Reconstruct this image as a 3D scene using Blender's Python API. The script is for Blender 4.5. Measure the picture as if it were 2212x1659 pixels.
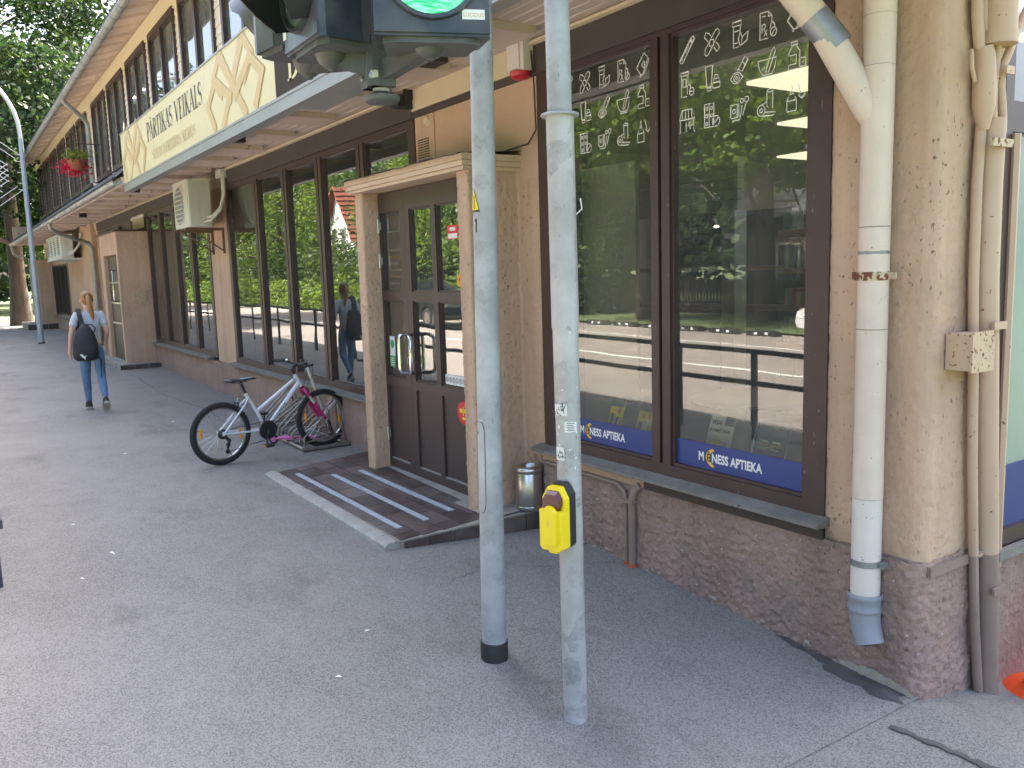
import bpy, math, random
import numpy as np
from mathutils import Matrix, Vector
R_ = math.radians
for o in list(bpy.data.objects): bpy.data.objects.remove(o)
scene = bpy.context.scene
col = scene.collection
rng = random.Random(7)
nr = np.random.default_rng(11)

# ------------------------------------------------------------------ camera, sky, sun, exposure
cam_d = bpy.data.cameras.new('camera'); cam = bpy.data.objects.new('camera', cam_d); col.objects.link(cam)
f_, vx, vy, rr = 1850.0, -1232.0, -211.5, 0.030
u = Vector((vx, vy, f_)).normalized()
yv = f_ * f_ / (-vx * rr - vy)
w = Vector((rr * yv, yv, f_)).normalized()
AX, AZ = -u, -w
AY = AZ.cross(AX)
rot = Matrix((AX, AY, AZ))                       # photo axes (x right, y down, z forward) -> world
right, up, back = rot @ Vector((1, 0, 0)), -(rot @ Vector((0, 1, 0))), -(rot @ Vector((0, 0, 1)))
CAM = Vector((0.0, -3.386, 1.8))
cam.matrix_world = Matrix(((right.x, up.x, back.x, CAM.x), (right.y, up.y, back.y, CAM.y), (right.z, up.z, back.z, CAM.z), (0, 0, 0, 1)))
cam_d.sensor_width = 36.0; cam_d.lens = 1850.0 / 2212.0 * 36.0
cam_d.clip_start = 0.05; cam_d.clip_end = 2000.0
scene.camera = cam

SUN = Vector((-0.40, 0.62, 1.0)).normalized()
world = bpy.data.worlds.new('World'); scene.world = world; world.use_nodes = True
nt = world.node_tree; nt.nodes.clear()
sky = nt.nodes.new('ShaderNodeTexSky'); sky.sky_type = 'NISHITA'; sky.sun_disc = False
sky.sun_elevation = math.asin(SUN.z); sky.sun_rotation = math.atan2(SUN.x, SUN.y)
sky.air_density = 0.8; sky.dust_density = 6.0; sky.ozone_density = 0.6
bgn = nt.nodes.new('ShaderNodeBackground'); bgn.inputs['Strength'].default_value = 0.15
wo = nt.nodes.new('ShaderNodeOutputWorld')
nt.links.new(sky.outputs[0], bgn.inputs[0]); nt.links.new(bgn.outputs[0], wo.inputs[0])
sl = bpy.data.lights.new('sun', 'SUN'); sl.energy = 5.0; sl.angle = R_(0.53); sl.color = (1.0, 0.95, 0.86)
so = bpy.data.objects.new('sun', sl); col.objects.link(so)
so.rotation_euler = (-SUN).to_track_quat('-Z', 'Y').to_euler(); so.location = (0, 20, 30)
scene.view_settings.view_transform = 'Standard'; scene.view_settings.look = 'None'
scene.view_settings.exposure = 2.6; scene.view_settings.gamma = 1.0
scene.view_settings.use_curve_mapping = False
scene.render.engine = 'CYCLES'
scene.cycles.max_bounces = 10; scene.cycles.transparent_max_bounces = 16

# ------------------------------------------------------------------ helpers
class MB:
    """collects shapes; build() links them as ONE mesh object"""
    def __init__(s): s.v = []; s.f = []; s.m = []
    def add(s, vs, fs, mi=0):
        n = len(s.v); s.v += [tuple(p) for p in vs]; s.f += [tuple(i + n for i in q) for q in fs]; s.m += [mi] * len(fs); return s
    def box(s, x0, x1, y0, y1, z0, z1, mi=0):
        return s.add([(x0,y0,z0),(x1,y0,z0),(x1,y1,z0),(x0,y1,z0),(x0,y0,z1),(x1,y0,z1),(x1,y1,z1),(x0,y1,z1)],
                     [(0,3,2,1),(4,5,6,7),(0,1,5,4),(1,2,6,5),(2,3,7,6),(3,0,4,7)], mi)
    def bbox(s, x0, x1, y0, y1, z0, z1, b=.005, mi=0):      # box with chamfered upright edges
        return s.prism([(x0+b,y0),(x1-b,y0),(x1,y0+b),(x1,y1-b),(x1-b,y1),(x0+b,y1),(x0,y1-b),(x0,y0+b)], 'z', z0, z1, mi)
    def prism(s, poly, axis, a, b, mi=0):
        """poly = 2D points; axis 'x': (y,z), 'y': (x,z), 'z': (x,y)"""
        def P(p, t): return (t, p[0], p[1]) if axis == 'x' else ((p[0], t, p[1]) if axis == 'y' else (p[0], p[1], t))
        n = len(poly); vs = [P(p, a) for p in poly] + [P(p, b) for p in poly]
        fs = [tuple(range(n)), tuple(range(2*n-1, n-1, -1))] + [(i, n+i, n+(i+1) % n, (i+1) % n) for i in range(n)]
        return s.add(vs, fs, mi)
    def tube(s, pts, r, seg=8, caps=True, mi=0, flat=None):
        pts = [Vector(p) for p in pts]; n = len(pts)
        rs = list(r) if hasattr(r, '__len__') else [r] * n
        T = []
        for i in range(n):
            a = pts[min(i+1, n-1)] - pts[max(i-1, 0)]
            T.append(a.normalized() if a.length > 1e-9 else Vector((0, 0, 1)))
        N = T[0].orthogonal().normalized() if flat is None else Vector(flat)
        vs = []
        for i in range(n):
            N = (N - T[i] * N.dot(T[i]))
            N = N.normalized() if N.length > 1e-6 else T[i].orthogonal().normalized()
            B = T[i].cross(N)
            for k in range(seg):
                a = 2 * math.pi * k / seg
                vs.append(pts[i] + (N * math.cos(a) + B * math.sin(a)) * rs[i])
        fs = [(i*seg+k, i*seg+(k+1) % seg, (i+1)*seg+(k+1) % seg, (i+1)*seg+k) for i in range(n-1) for k in range(seg)]
        if caps: fs += [tuple(range(seg-1, -1, -1)), tuple(range((n-1)*seg, n*seg))]
        return s.add(vs, fs, mi)
    def lathe(s, prof, c=(0, 0, 0), seg=20, ax='z', mi=0, full=2*math.pi, a0=0):
        closed = abs(full - 2*math.pi) < 1e-6; m = seg if closed else seg + 1
        vs = []
        for r, h in prof:
            for k in range(m):
                a = a0 + full * k / seg; x, y = r * math.cos(a), r * math.sin(a)
                p = (x, y, h) if ax == 'z' else ((h, x, y) if ax == 'x' else (x, h, y))
                vs.append((p[0]+c[0], p[1]+c[1], p[2]+c[2]))
        fs = [(i*m+k, i*m+(k+1) % m, (i+1)*m+(k+1) % m, (i+1)*m+k) for i in range(len(prof)-1) for k in range(seg)]
        return s.add(vs, fs, mi)
    def ribbon(s, pts, wd, P, mi=0):
        """flat stroke in 2D mapped to 3D by P; wd width or list"""
        n = len(pts); ws = list(wd) if hasattr(wd, '__len__') else [wd] * n
        vs = []
        for i in range(n):
            a = pts[max(i-1, 0)]; b = pts[min(i+1, n-1)]
            dx, dy = b[0]-a[0], b[1]-a[1]; l = math.hypot(dx, dy) or 1
            nx, ny = -dy/l*ws[i]/2, dx/l*ws[i]/2
            k = 1.0
            if 0 < i < n-1:
                d1 = (pts[i][0]-a[0], pts[i][1]-a[1]); l1 = math.hypot(*d1) or 1
                c = (d1[0]*dx+d1[1]*dy)/(l1*l); k = min(1/max(abs(c), .45), 2)
            vs += [P(pts[i][0]+nx*k, pts[i][1]+ny*k), P(pts[i][0]-nx*k, pts[i][1]-ny*k)]
        return s.add(vs, [(2*i, 2*i+1, 2*i+3, 2*i+2) for i in range(n-1)], mi)
    def xf(s, M, start=0):
        for i in range(start, len(s.v)): s.v[i] = tuple(M @ Vector(s.v[i]))
        return s
    def mesh(s, name, mats, smooth=False):
        me = bpy.data.meshes.new(name); me.from_pydata(s.v, [], s.f)
        for m in (mats if isinstance(mats, (list, tuple)) else [mats]): me.materials.append(m)
        if any(s.m): me.polygons.foreach_set('material_index', s.m)
        if smooth: me.polygons.foreach_set('use_smooth', [True] * len(me.polygons))
        me.update()
        if smooth: me.set_sharp_from_angle(angle=R_(62))
        return me
    def build(s, name, mats, parent=None, smooth=False, label=None):
        return link(name, s.mesh(name, mats, smooth), parent, label)

def link(name, me, parent=None, label=None):
    o = bpy.data.objects.new(name, me); col.objects.link(o); setp(o, parent)
    if label: o['label'] = label
    return o
def setp(o, parent):
    if parent is None: return
    o.parent = parent
    if parent.get('_w'): o.matrix_parent_inverse = Matrix.Translation(parent.location).inverted()
def smooth_by_angle(o, ang=40):
    me = o.data; n = len(me.polygons)
    me.polygons.foreach_set('use_smooth', [True]*n)
    try: me.set_sharp_from_angle(angle=R_(ang))
    except Exception: pass
    return o
from mathutils import noise as mnoise
def lumpy(name, path, z0, z1, step, amp, freq, m, parent, ragged=0.):
    """thrown render as real relief: a sheet following an (x, y) path, pushed in and out along its normal"""
    pts = [Vector((p[0], p[1], 0)) for p in path]; L = [0]
    for a, c in zip(pts[:-1], pts[1:]): L.append(L[-1] + (c-a).length)
    nu = max(2, int(L[-1]/step)); nv = max(2, int((z1-z0)/step)); P, N = [], []
    for i in range(nu+1):
        d = L[-1]*i/nu; k = max(j for j in range(len(L)-1) if L[j] <= d+1e-9) if d < L[-1] else len(L)-2
        t = (d-L[k])/max(L[k+1]-L[k], 1e-9); P.append(pts[k].lerp(pts[k+1], t))
    for i in range(nu+1):
        T = (P[min(i+2, nu)]-P[max(i-2, 0)]).normalized(); N.append(Vector((T.y, -T.x, 0)))
    vs = []
    for j in range(nv+1):
        z = z0+(z1-z0)*j/nv
        for i in range(nu+1):
            p = P[i].copy(); p.z = z; q = p*freq
            h = .55*mnoise.noise(q)+.35*mnoise.noise(q*2.3)+.25*mnoise.noise(q*5.1)
            big = .5*mnoise.noise(p*4.0)
            pit = mnoise.noise(Vector((p.x*38+9, p.y*38, p.z*26)))
            h = h + big - (1.6*(pit-.42) if pit > .42 else 0)*1.2
            vs.append(p + N[i]*(h*amp) + Vector((0, 0, ragged*mnoise.noise(p*30) if j == nv else 0)))
    n = nu+1
    fs = [(j*n+i, j*n+i+1, (j+1)*n+i+1, (j+1)*n+i) for j in range(nv) for i in range(nu)]
    return MB().add(vs, fs).build(name, m, parent, True)
def tag(o, label, cat, group=None):
    o['label'] = label; o['category'] = cat
    if group: o['group'] = group
    return o
def thing(name, label, cat, loc=(0, 0, 0), rotz=0, group=None, worldspace=True):
    o = bpy.data.objects.new(name, None); col.objects.link(o); o.empty_display_size = .2
    o.location = loc; o.rotation_euler = (0, 0, rotz)
    if worldspace: o['_w'] = 1
    return tag(o, label, cat, group)
def structure(o): o['kind'] = 'structure'; return o
def copy_tree(o, parent=None):
    c = o.copy(); col.objects.link(c)
    if parent is not None: c.parent = parent
    for ch in list(o.children): copy_tree(ch, c)
    return c
def gz(x):
    """height of the sloping pavement"""
    if x > -4: return -.055 * (x + 4)
    if x < -20: return .168
    return -.0105 * (x + 4)

# ------------------------------------------------------------------ materials
def ramp(nt, a, b, ca, cb):
    r = nt.nodes.new('ShaderNodeValToRGB'); e = r.color_ramp.elements
    e[0].position = a; e[1].position = b; e[0].color = (*ca, 1) if len(ca) == 3 else ca; e[1].color = (*cb, 1) if len(cb) == 3 else cb
    return r
def tex(nt, kind, scale, co, detail=4, rough=.55, stretch=None):
    n = nt.nodes.new(kind); n.inputs['Scale'].default_value = scale
    if 'Detail' in n.inputs: n.inputs['Detail'].default_value = detail
    if 'Roughness' in n.inputs: n.inputs['Roughness'].default_value = rough
    if stretch:
        mp = nt.nodes.new('ShaderNodeMapping'); mp.inputs['Scale'].default_value = stretch
        nt.links.new(co, mp.inputs[0]); co = mp.outputs[0]
    nt.links.new(co, n.inputs['Vector']); return n
def mixc(nt, fac, a, b, mode='MIX'):
    m = nt.nodes.new('ShaderNodeMix'); m.data_type = 'RGBA'; m.blend_type = mode
    for s, v in ((m.inputs['Factor'], fac), (m.inputs['A'], a), (m.inputs['B'], b)):
        if hasattr(v, 'is_linked'): nt.links.new(v, s)
        elif isinstance(v, (tuple, list)): s.default_value = (*v[:3], 1)
        else: s.default_value = v
    return m.outputs['Result']
def mat(name, c, rough=.6, metal=0., var=.12, vs=3., bump=0., bs=40., spots=None, spec=.5, coat=0., stain=None, stretch=None, emit=None, fine=None):
    """spots = list of (colour, scale, threshold, softness): small marks; stain = (colour, scale, amount): broad patches"""
    m = bpy.data.materials.new(name); m.use_nodes = True; t = m.node_tree; b = t.nodes['Principled BSDF']
    tc = t.nodes.new('ShaderNodeTexCoord'); co = tc.outputs['Object']
    n = tex(t, 'ShaderNodeTexNoise', vs, co, 6, .6, stretch)
    lo = tuple(x * (1 - var) for x in c); hi = tuple(min(x * (1 + var), 1) for x in c)
    cr = ramp(t, .3, .7, lo, hi); t.links.new(n.outputs['Fac'], cr.inputs[0]); out = cr.outputs[0]
    if fine:
        n2 = tex(t, 'ShaderNodeTexNoise', fine[0], co, 3, .7)
        r2 = ramp(t, .35, .65, (1-fine[1],)*3, (1+fine[1],)*3); t.links.new(n2.outputs['Fac'], r2.inputs[0])
        out = mixc(t, 1.0, out, r2.outputs[0], 'MULTIPLY')
    if stain:
        n3 = tex(t, 'ShaderNodeTexNoise', stain[1], co, 5, .6)
        r3 = ramp(t, .48, .68, (0, 0, 0), (stain[2],)*3); t.links.new(n3.outputs['Fac'], r3.inputs[0])
        out = mixc(t, r3.outputs[0], out, stain[0])
    for sp in (spots or []):
        v = tex(t, 'ShaderNodeTexNoise', sp[1], co, 3, .5, sp[4] if len(sp) > 4 else None)
        r4 = ramp(t, sp[2], sp[2] + sp[3], (0, 0, 0), (1, 1, 1)); t.links.new(v.outputs['Fac'], r4.inputs[0])
        out = mixc(t, r4.outputs[0], out, sp[0])
    t.links.new(out, b.inputs['Base Color'])
    b.inputs['Roughness'].default_value = rough; b.inputs['Metallic'].default_value = metal
    b.inputs['Specular IOR Level'].default_value = spec
    if coat: b.inputs['Coat Weight'].default_value = coat; b.inputs['Coat Roughness'].default_value = .1
    if emit: b.inputs['Emission Color'].default_value = (*emit[0], 1); b.inputs['Emission Strength'].default_value = emit[1]
    if bump:
        nb = tex(t, 'ShaderNodeTexNoise', bs, co, 5, .6)
        bm = t.nodes.new('ShaderNodeBump'); bm.inputs['Strength'].default_value = min(bump, 1); bm.inputs['Distance'].default_value = .02 * max(bump, 1)
        t.links.new(nb.outputs['Fac'], bm.inputs['Height']); t.links.new(bm.outputs[0], b.inputs['Normal'])
    return m
def plaster(name, c, pits, bd=.012, bs=26., grime=None):
    """hand-thrown render: lumpy relief with holes where pebbles fell out"""
    m = bpy.data.materials.new(name); m.use_nodes = True; t = m.node_tree; b = t.nodes['Principled BSDF']
    co = t.nodes.new('ShaderNodeTexCoord').outputs['Object']
    n1 = tex(t, 'ShaderNodeTexNoise', 1.3, co, 6, .6); r1 = ramp(t, .3, .7, tuple(x*.86 for x in c), tuple(x*1.1 for x in c)); t.links.new(n1.outputs['Fac'], r1.inputs[0])
    out = r1.outputs[0]
    lump = tex(t, 'ShaderNodeTexNoise', bs, co, 6, .62, (1, 1, .8))
    pit = tex(t, 'ShaderNodeTexNoise', bs * 2.3, co, 3, .5, (1, 1, .55))
    pr = ramp(t, .645, .69, (0, 0, 0), (1, 1, 1)); t.links.new(pit.outputs['Fac'], pr.inputs[0])
    wv = tex(t, 'ShaderNodeTexNoise', 2.2, co, 3, .5); wr = ramp(t, .40, .62, (.15,)*3, (1, 1, 1)); t.links.new(wv.outputs['Fac'], wr.inputs[0])
    pf = mixc(t, 1.0, pr.outputs[0], wr.outputs[0], 'MULTIPLY')
    out = mixc(t, pf, out, pits)
    rs = tex(t, 'ShaderNodeTexNoise', 5.0, co, 4, .6, (1, 1, .09)); rr_ = ramp(t, .35, .65, (.86,)*3, (1.05,)*3); t.links.new(rs.outputs['Fac'], rr_.inputs[0])   # rain streaks
    out = mixc(t, 1.0, out, rr_.outputs[0], 'MULTIPLY')
    if grime:
        g = tex(t, 'ShaderNodeTexNoise', 3.5, co, 6, .65); gr = ramp(t, .5, .72, (0, 0, 0), (grime[1],)*3); t.links.new(g.outputs['Fac'], gr.inputs[0])
        out = mixc(t, gr.outputs[0], out, grime[0])
        fl = tex(t, 'ShaderNodeTexNoise', 60, co, 1, .4); fr = ramp(t, .74, .76, (0, 0, 0), (1, 1, 1)); t.links.new(fl.outputs['Fac'], fr.inputs[0])
        out = mixc(t, fr.outputs[0], out, (.55, .52, .48))
    t.links.new(out, b.inputs['Base Color']); b.inputs['Roughness'].default_value = .85; b.inputs['Specular IOR Level'].default_value = .25
    b1 = t.nodes.new('ShaderNodeBump'); b1.inputs['Strength'].default_value = .9; b1.inputs['Distance'].default_value = bd; t.links.new(lump.outputs['Fac'], b1.inputs['Height'])
    b2 = t.nodes.new('ShaderNodeBump'); b2.invert = True; b2.inputs['Strength'].default_value = .8; b2.inputs['Distance'].default_value = .008
    t.links.new(pf, b2.inputs['Height']); t.links.new(b1.outputs[0], b2.inputs['Normal']); t.links.new(b2.outputs[0], b.inputs['Normal'])
    return m
def glass(name, tint=(.80, .86, .83), ior=2.0, wave=.0015, wsc=1.2, dust_haze=.03):
    """one sheet of double glazing: mirror by Fresnel, the rest passes through"""
    m = bpy.data.materials.new(name); m.use_nodes = True; t = m.node_tree; t.nodes.clear()
    o = t.nodes.new('ShaderNodeOutputMaterial'); tr = t.nodes.new('ShaderNodeBsdfTransparent'); tr.inputs[0].default_value = (*tint, 1)
    gl = t.nodes.new('ShaderNodeBsdfGlossy'); gl.inputs['Roughness'].default_value = 0.0; gl.inputs['Color'].default_value = (.95, .97, .95, 1)
    fr = t.nodes.new('ShaderNodeFresnel'); fr.inputs['IOR'].default_value = ior
    co = t.nodes.new('ShaderNodeTexCoord').outputs['Object']
    nn = tex(t, 'ShaderNodeTexNoise', wsc, co, 2, .5); bm = t.nodes.new('ShaderNodeBump'); bm.inputs['Strength'].default_value = 1.0; bm.inputs['Distance'].default_value = wave
    t.links.new(nn.outputs['Fac'], bm.inputs['Height']); t.links.new(bm.outputs[0], gl.inputs['Normal'])
    mx = t.nodes.new('ShaderNodeMixShader'); t.links.new(fr.outputs[0], mx.inputs[0]); t.links.new(tr.outputs[0], mx.inputs[1]); t.links.new(gl.outputs[0], mx.inputs[2])
    df = t.nodes.new('ShaderNodeBsdfDiffuse'); df.inputs[0].default_value = (.72, .74, .70, 1)          # thin dust film, also painting a pale haze over the glass
    dn = tex(t, 'ShaderNodeTexNoise', 2.5, co, 5, .6, (1, 1, .5)); dr = ramp(t, .25, .75, (dust_haze*.6,)*3, (dust_haze*1.4,)*3); t.links.new(dn.outputs['Fac'], dr.inputs[0])
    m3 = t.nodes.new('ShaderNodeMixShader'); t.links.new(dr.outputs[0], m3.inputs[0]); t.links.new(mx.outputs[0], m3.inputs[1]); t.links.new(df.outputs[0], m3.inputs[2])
    t.links.new(m3.outputs[0], o.inputs[0]); return m
def galv(name, c=(.42, .45, .47), sc=14., rough=.5, patch=.16):
    m = bpy.data.materials.new(name); m.use_nodes = True; t = m.node_tree; b = t.nodes['Principled BSDF']
    co = t.nodes.new('ShaderNodeTexCoord').outputs['Object']
    v = tex(t, 'ShaderNodeTexVoronoi', sc, co, stretch=(1, 1, .6)); n = tex(t, 'ShaderNodeTexNoise', sc * .35, co, 6, .65)
    nd = tex(t, 'ShaderNodeTexNoise', sc * .8, co, 3)
    ad = t.nodes.new('ShaderNodeVectorMath'); ad.operation = 'MULTIPLY_ADD'; ad.inputs[1].default_value = (.06,)*3
    t.links.new(nd.outputs['Color'], ad.inputs[0]); t.links.new(co, ad.inputs[2]); t.links.new(ad.outputs[0], v.inputs['Vector'])
    sep = t.nodes.new('ShaderNodeSeparateColor'); t.links.new(v.outputs['Color'], sep.inputs[0])
    r1 = ramp(t, .25, .9, tuple(x*(1-patch) for x in c), tuple(x*(1+patch) for x in c)); t.links.new(sep.outputs[0], r1.inputs[0])
    r2 = ramp(t, .3, .7, (.72,)*3, (1.15,)*3); t.links.new(n.outputs['Fac'], r2.inputs[0])
    out = mixc(t, 1.0, r1.outputs[0], r2.outputs[0], 'MULTIPLY')
    sc2 = tex(t, 'ShaderNodeTexNoise', 90, co, 2, .5, (1, 1, .25)); r3 = ramp(t, .70, .74, (0,)*3, (.7,)*3); t.links.new(sc2.outputs['Fac'], r3.inputs[0])
    out = mixc(t, r3.outputs[0], out, (.16, .17, .18))
    t.links.new(out, b.inputs['Base Color']); b.inputs['Metallic'].default_value = .15; b.inputs['Roughness'].default_value = rough
    return m
def leafmat(name, dark, light, trans=.45):
    m = bpy.data.materials.new(name); m.use_nodes = True; t = m.node_tree; b = t.nodes['Principled BSDF']; o = t.nodes['Material Output']
    at = t.nodes.new('ShaderNodeAttribute'); at.attribute_name = 'rnd'
    r = ramp(t, 0, 1, dark, light); t.links.new(at.outputs['Fac'], r.inputs[0]); t.links.new(r.outputs[0], b.inputs['Base Color'])
    b.inputs['Roughness'].default_value = .5; b.inputs['Specular IOR Level'].default_value = .3
    tl = t.nodes.new('ShaderNodeBsdfTranslucent')
    hs = t.nodes.new('ShaderNodeHueSaturation'); hs.inputs['Value'].default_value = 1.9; hs.inputs['Saturation'].default_value = 1.1; hs.inputs['Hue'].default_value = .485
    t.links.new(r.outputs[0], hs.inputs['Color']); t.links.new(hs.outputs[0], tl.inputs[0])
    mx = t.nodes.new('ShaderNodeMixShader'); mx.inputs[0].default_value = trans
    t.links.new(b.outputs[0], mx.inputs[1]); t.links.new(tl.outputs[0], mx.inputs[2]); t.links.new(mx.outputs[0], o.inputs[0]); return m
def emis(name, c, s):
    m = bpy.data.materials.new(name); m.use_nodes = True; b = m.node_tree.nodes['Principled BSDF']
    b.inputs['Base Color'].default_value = (*c, 1); b.inputs['Emission Color'].default_value = (*c, 1); b.inputs['Emission Strength'].default_value = s; return m

M = {}
def asphalt(name, c, k=1.0):
    m = bpy.data.materials.new(name); m.use_nodes = True; t = m.node_tree; b = t.nodes['Principled BSDF']
    co = t.nodes.new('ShaderNodeTexCoord').outputs['Object']
    big = tex(t, 'ShaderNodeTexNoise', .45, co, 5, .55); r0 = ramp(t, .3, .7, tuple(x*.80 for x in c), tuple(x*1.17 for x in c)); t.links.new(big.outputs['Fac'], r0.inputs[0]); out = r0.outputs[0]
    mid = tex(t, 'ShaderNodeTexNoise', 3.2, co, 7, .7); r1 = ramp(t, .35, .7, (.82,)*3, (1.12,)*3); t.links.new(mid.outputs['Fac'], r1.inputs[0]); out = mixc(t, 1, out, r1.outputs[0], 'MULTIPLY')
    gr = tex(t, 'ShaderNodeTexNoise', 380, co, 2, .6); r2 = ramp(t, .36, .64, (.62,)*3, (1.38,)*3); t.links.new(gr.outputs['Fac'], r2.inputs[0]); out = mixc(t, .85*k, out, r2.outputs[0], 'MULTIPLY')
    st = tex(t, 'ShaderNodeTexVoronoi', 190, co); sp = t.nodes.new('ShaderNodeSeparateColor'); t.links.new(st.outputs['Color'], sp.inputs[0])
    r3 = ramp(t, .93, .95, (0,)*3, (.5,)*3); t.links.new(sp.outputs[0], r3.inputs[0]); out = mixc(t, r3.outputs[0], out, tuple(min(x*2.3, .5) for x in c))
    dk = tex(t, 'ShaderNodeTexNoise', 1.1, co, 6, .7, (1, 1.6, 1)); r4 = ramp(t, .54, .74, (0,)*3, (.5,)*3); t.links.new(dk.outputs['Fac'], r4.inputs[0]); out = mixc(t, r4.outputs[0], out, tuple(x*.45 for x in c))
    gum = tex(t, 'ShaderNodeTexVoronoi', 3.3, co); r5 = ramp(t, .012, .03, (.55,)*3, (0,)*3); t.links.new(gum.outputs['Distance'], r5.inputs[0])
    out = mixc(t, r5.outputs[0], out, tuple(x*2. for x in c))
    t.links.new(out, b.inputs['Base Color']); b.inputs['Roughness'].default_value = .82; b.inputs['Specular IOR Level'].default_value = .35
    b1 = t.nodes.new('ShaderNodeBump'); b1.inputs['Strength'].default_value = .6; b1.inputs['Distance'].default_value = .004; t.links.new(gr.outputs['Fac'], b1.inputs['Height'])
    b2 = t.nodes.new('ShaderNodeBump'); b2.inputs['Strength'].default_value = .4; b2.inputs['Distance'].default_value = .03; t.links.new(mid.outputs['Fac'], b2.inputs['Height']); t.links.new(b1.outputs[0], b2.inputs['Normal'])
    t.links.new(b2.outputs[0], b.inputs['Normal']); return m
M['asphalt'] = asphalt('asphalt_pavement', (.172, .165, .154), .3)
M['road'] = asphalt('asphalt_road', (.20, .172, .155), .5)
M['plaster'] = plaster('beige_render', (.56, .388, .275), (.18, .118, .08))
M['smooth'] = mat('beige_smooth_render', (.52, .355, .25), .8, var=.06, vs=2, bump=.25, bs=60, spec=.25)
M['plinth'] = plaster('mauve_plinth_render', (.37, .255, .213), (.24, .165, .135), .024, 24., ((.20, .175, .15), .55))
M['brown'] = mat('brown_painted_frame', (.060, .036, .034), .42, var=.12, vs=5, spots=[((.16, .13, .11), 45, .70, .03, (1, 1, .3))], bump=.06, bs=80)
M['door'] = mat('brown_metal_door', (.062, .040, .037), .42, var=.06, vs=3)
M['header'] = mat('dark_header_board', (.060, .045, .040), .6, var=.15, vs=4)
M['soffit'] = mat('painted_soffit', (.56, .46, .40), .7, var=.08, vs=2, spots=[((.22, .10, .05), 9, .70, .06)])
M['beam'] = mat('soffit_beam', (.56, .45, .38), .7, var=.08, vs=3, spots=[((.20, .08, .04), 7, .66, .08)])
M['eave'] = mat('eave_board', (.68, .55, .46), .75, var=.08, vs=1.5)
M['cream'] = mat('cream_board', (.60, .50, .34), .65, var=.07, vs=3, spots=[((.25, .20, .14), 30, .70, .03)])
M['siding'] = mat('cream_siding', (.74, .67, .55), .6, var=.05, vs=2)
M['yellow_wall'] = mat('upper_yellow_wall', (.76, .67, .43), .7, var=.05, vs=2)
M['sill'] = mat('concrete_sill', (.20, .185, .162), .8, var=.2, vs=6, bump=.3, bs=60, spots=[((.08, .075, .07), 25, .66, .05)])
M['tile'] = mat('brown_tile', (.075, .048, .042), .38, var=.35, vs=5, bump=.08, bs=50, stain=((.17, .15, .135), 2.5, .55))
M['grout'] = mat('grout', (.30, .26, .22), .9, var=.2, vs=12)
M['concrete'] = mat('worn_concrete', (.36, .345, .31), .85, var=.18, vs=9, bump=.5, bs=40, spots=[((.14, .13, .12), 20, .66, .05)])
M['steel'] = mat('brushed_steel', (.52, .51, .49), .28, 1.0, var=.12, vs=20, stretch=(1, 1, .1))
M['chrome'] = mat('chrome', (.72, .72, .72), .12, 1.0, var=.02)
M['galv'] = galv('galvanised_pole', (.385, .40, .42), 13, .55, .10)
M['galv2'] = galv('spangled_pole', (.355, .352, .355), 9, .5, .22)
M['black'] = mat('black_plastic', (.022, .023, .025), .45, var=.2, vs=6)
M['signal'] = mat('signal_housing', (.030, .038, .048), .32, var=.25, vs=7, stain=((.10, .10, .095), 6, .5))
M['signal_dirty'] = mat('signal_bracket', (.075, .078, .08), .5, var=.25, vs=12, spots=[((.55, .53, .48), 14, .70, .02)])
M['rubber'] = mat('tyre_rubber', (.022, .022, .024), .75, var=.2, vs=30, bump=.3, bs=120)
M['white_paint'] = mat('white_bike_paint', (.72, .74, .77), .25, var=.03, coat=.4)
M['magenta'] = mat('magenta_paint', (.52, .02, .16), .3, var=.06, coat=.4)
M['pink'] = mat('pink_plastic', (.68, .16, .40), .45, var=.06)
M['amber'] = mat('amber_reflector', (.85, .33, .01), .25, var=.08)
M['yellow_box'] = mat('yellow_plastic', (.86, .66, .012), .38, var=.03, spots=[((.45, .33, .02), 60, .74, .03)])
M['dark_red'] = mat('dark_red_lens', (.085, .010, .016), .25, var=.25, vs=30, coat=.12)
M['pipe'] = mat('cream_pipe_paint', (.66, .545, .46), .5, var=.07, vs=4, bump=.1, bs=30, spots=[((.22, .19, .15), 48, .715, .03)])
M['zinc'] = mat('bare_zinc', (.28, .29, .31), .42, .6, var=.18, vs=14)
M['pvc'] = mat('grey_pvc', (.26, .27, .305), .42, var=.05)
M['rust'] = mat('rusty_clamp', (.52, .42, .27), .7, var=.1, vs=8, spots=[((.16, .05, .02), 30, .50, .05)])
M['conduit'] = mat('beige_conduit', (.53, .37, .265), .6, var=.06, vs=3, spots=[((.16, .08, .04), 38, .69, .03)])
M['conduit_low'] = mat('mauve_conduit', (.26, .19, .155), .7, var=.1, vs=6, spots=[((.12, .08, .06), 30, .68, .04)])
M['ac'] = mat('ac_white', (.56, .55, .47), .5, var=.05, vs=3, stain=((.34, .32, .26), 3, .4))
M['ac_far'] = mat('ac_far_white', (.62, .65, .63), .5, var=.05, vs=3)
M['grille'] = mat('ac_grille', (.20, .21, .21), .6)
M['porch_board'] = mat('porch_board', (.55, .40, .285), .65, var=.08, vs=3, spots=[((.22, .14, .09), 30, .70, .03)])
M['gutter'] = mat('gutter_zinc', (.34, .34, .33), .5, .3, var=.2, vs=5)
M['dark_roof'] = mat('dark_roof_sheet', (.05, .052, .05), .7, var=.2, vs=3)
M['siren_white'] = mat('siren_white', (.66, .61, .56), .4, var=.03)
M['red'] = mat('red_plastic', (.48, .02, .04), .35, var=.05)
M['orange'] = mat('orange_cone', (.88, .10, .02), .45, var=.12, vs=8)
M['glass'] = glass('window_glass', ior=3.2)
M['glass_p'] = glass('pharmacy_glass', (.91, .95, .92), 2.2, .0011, 1.0, .05)
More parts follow.
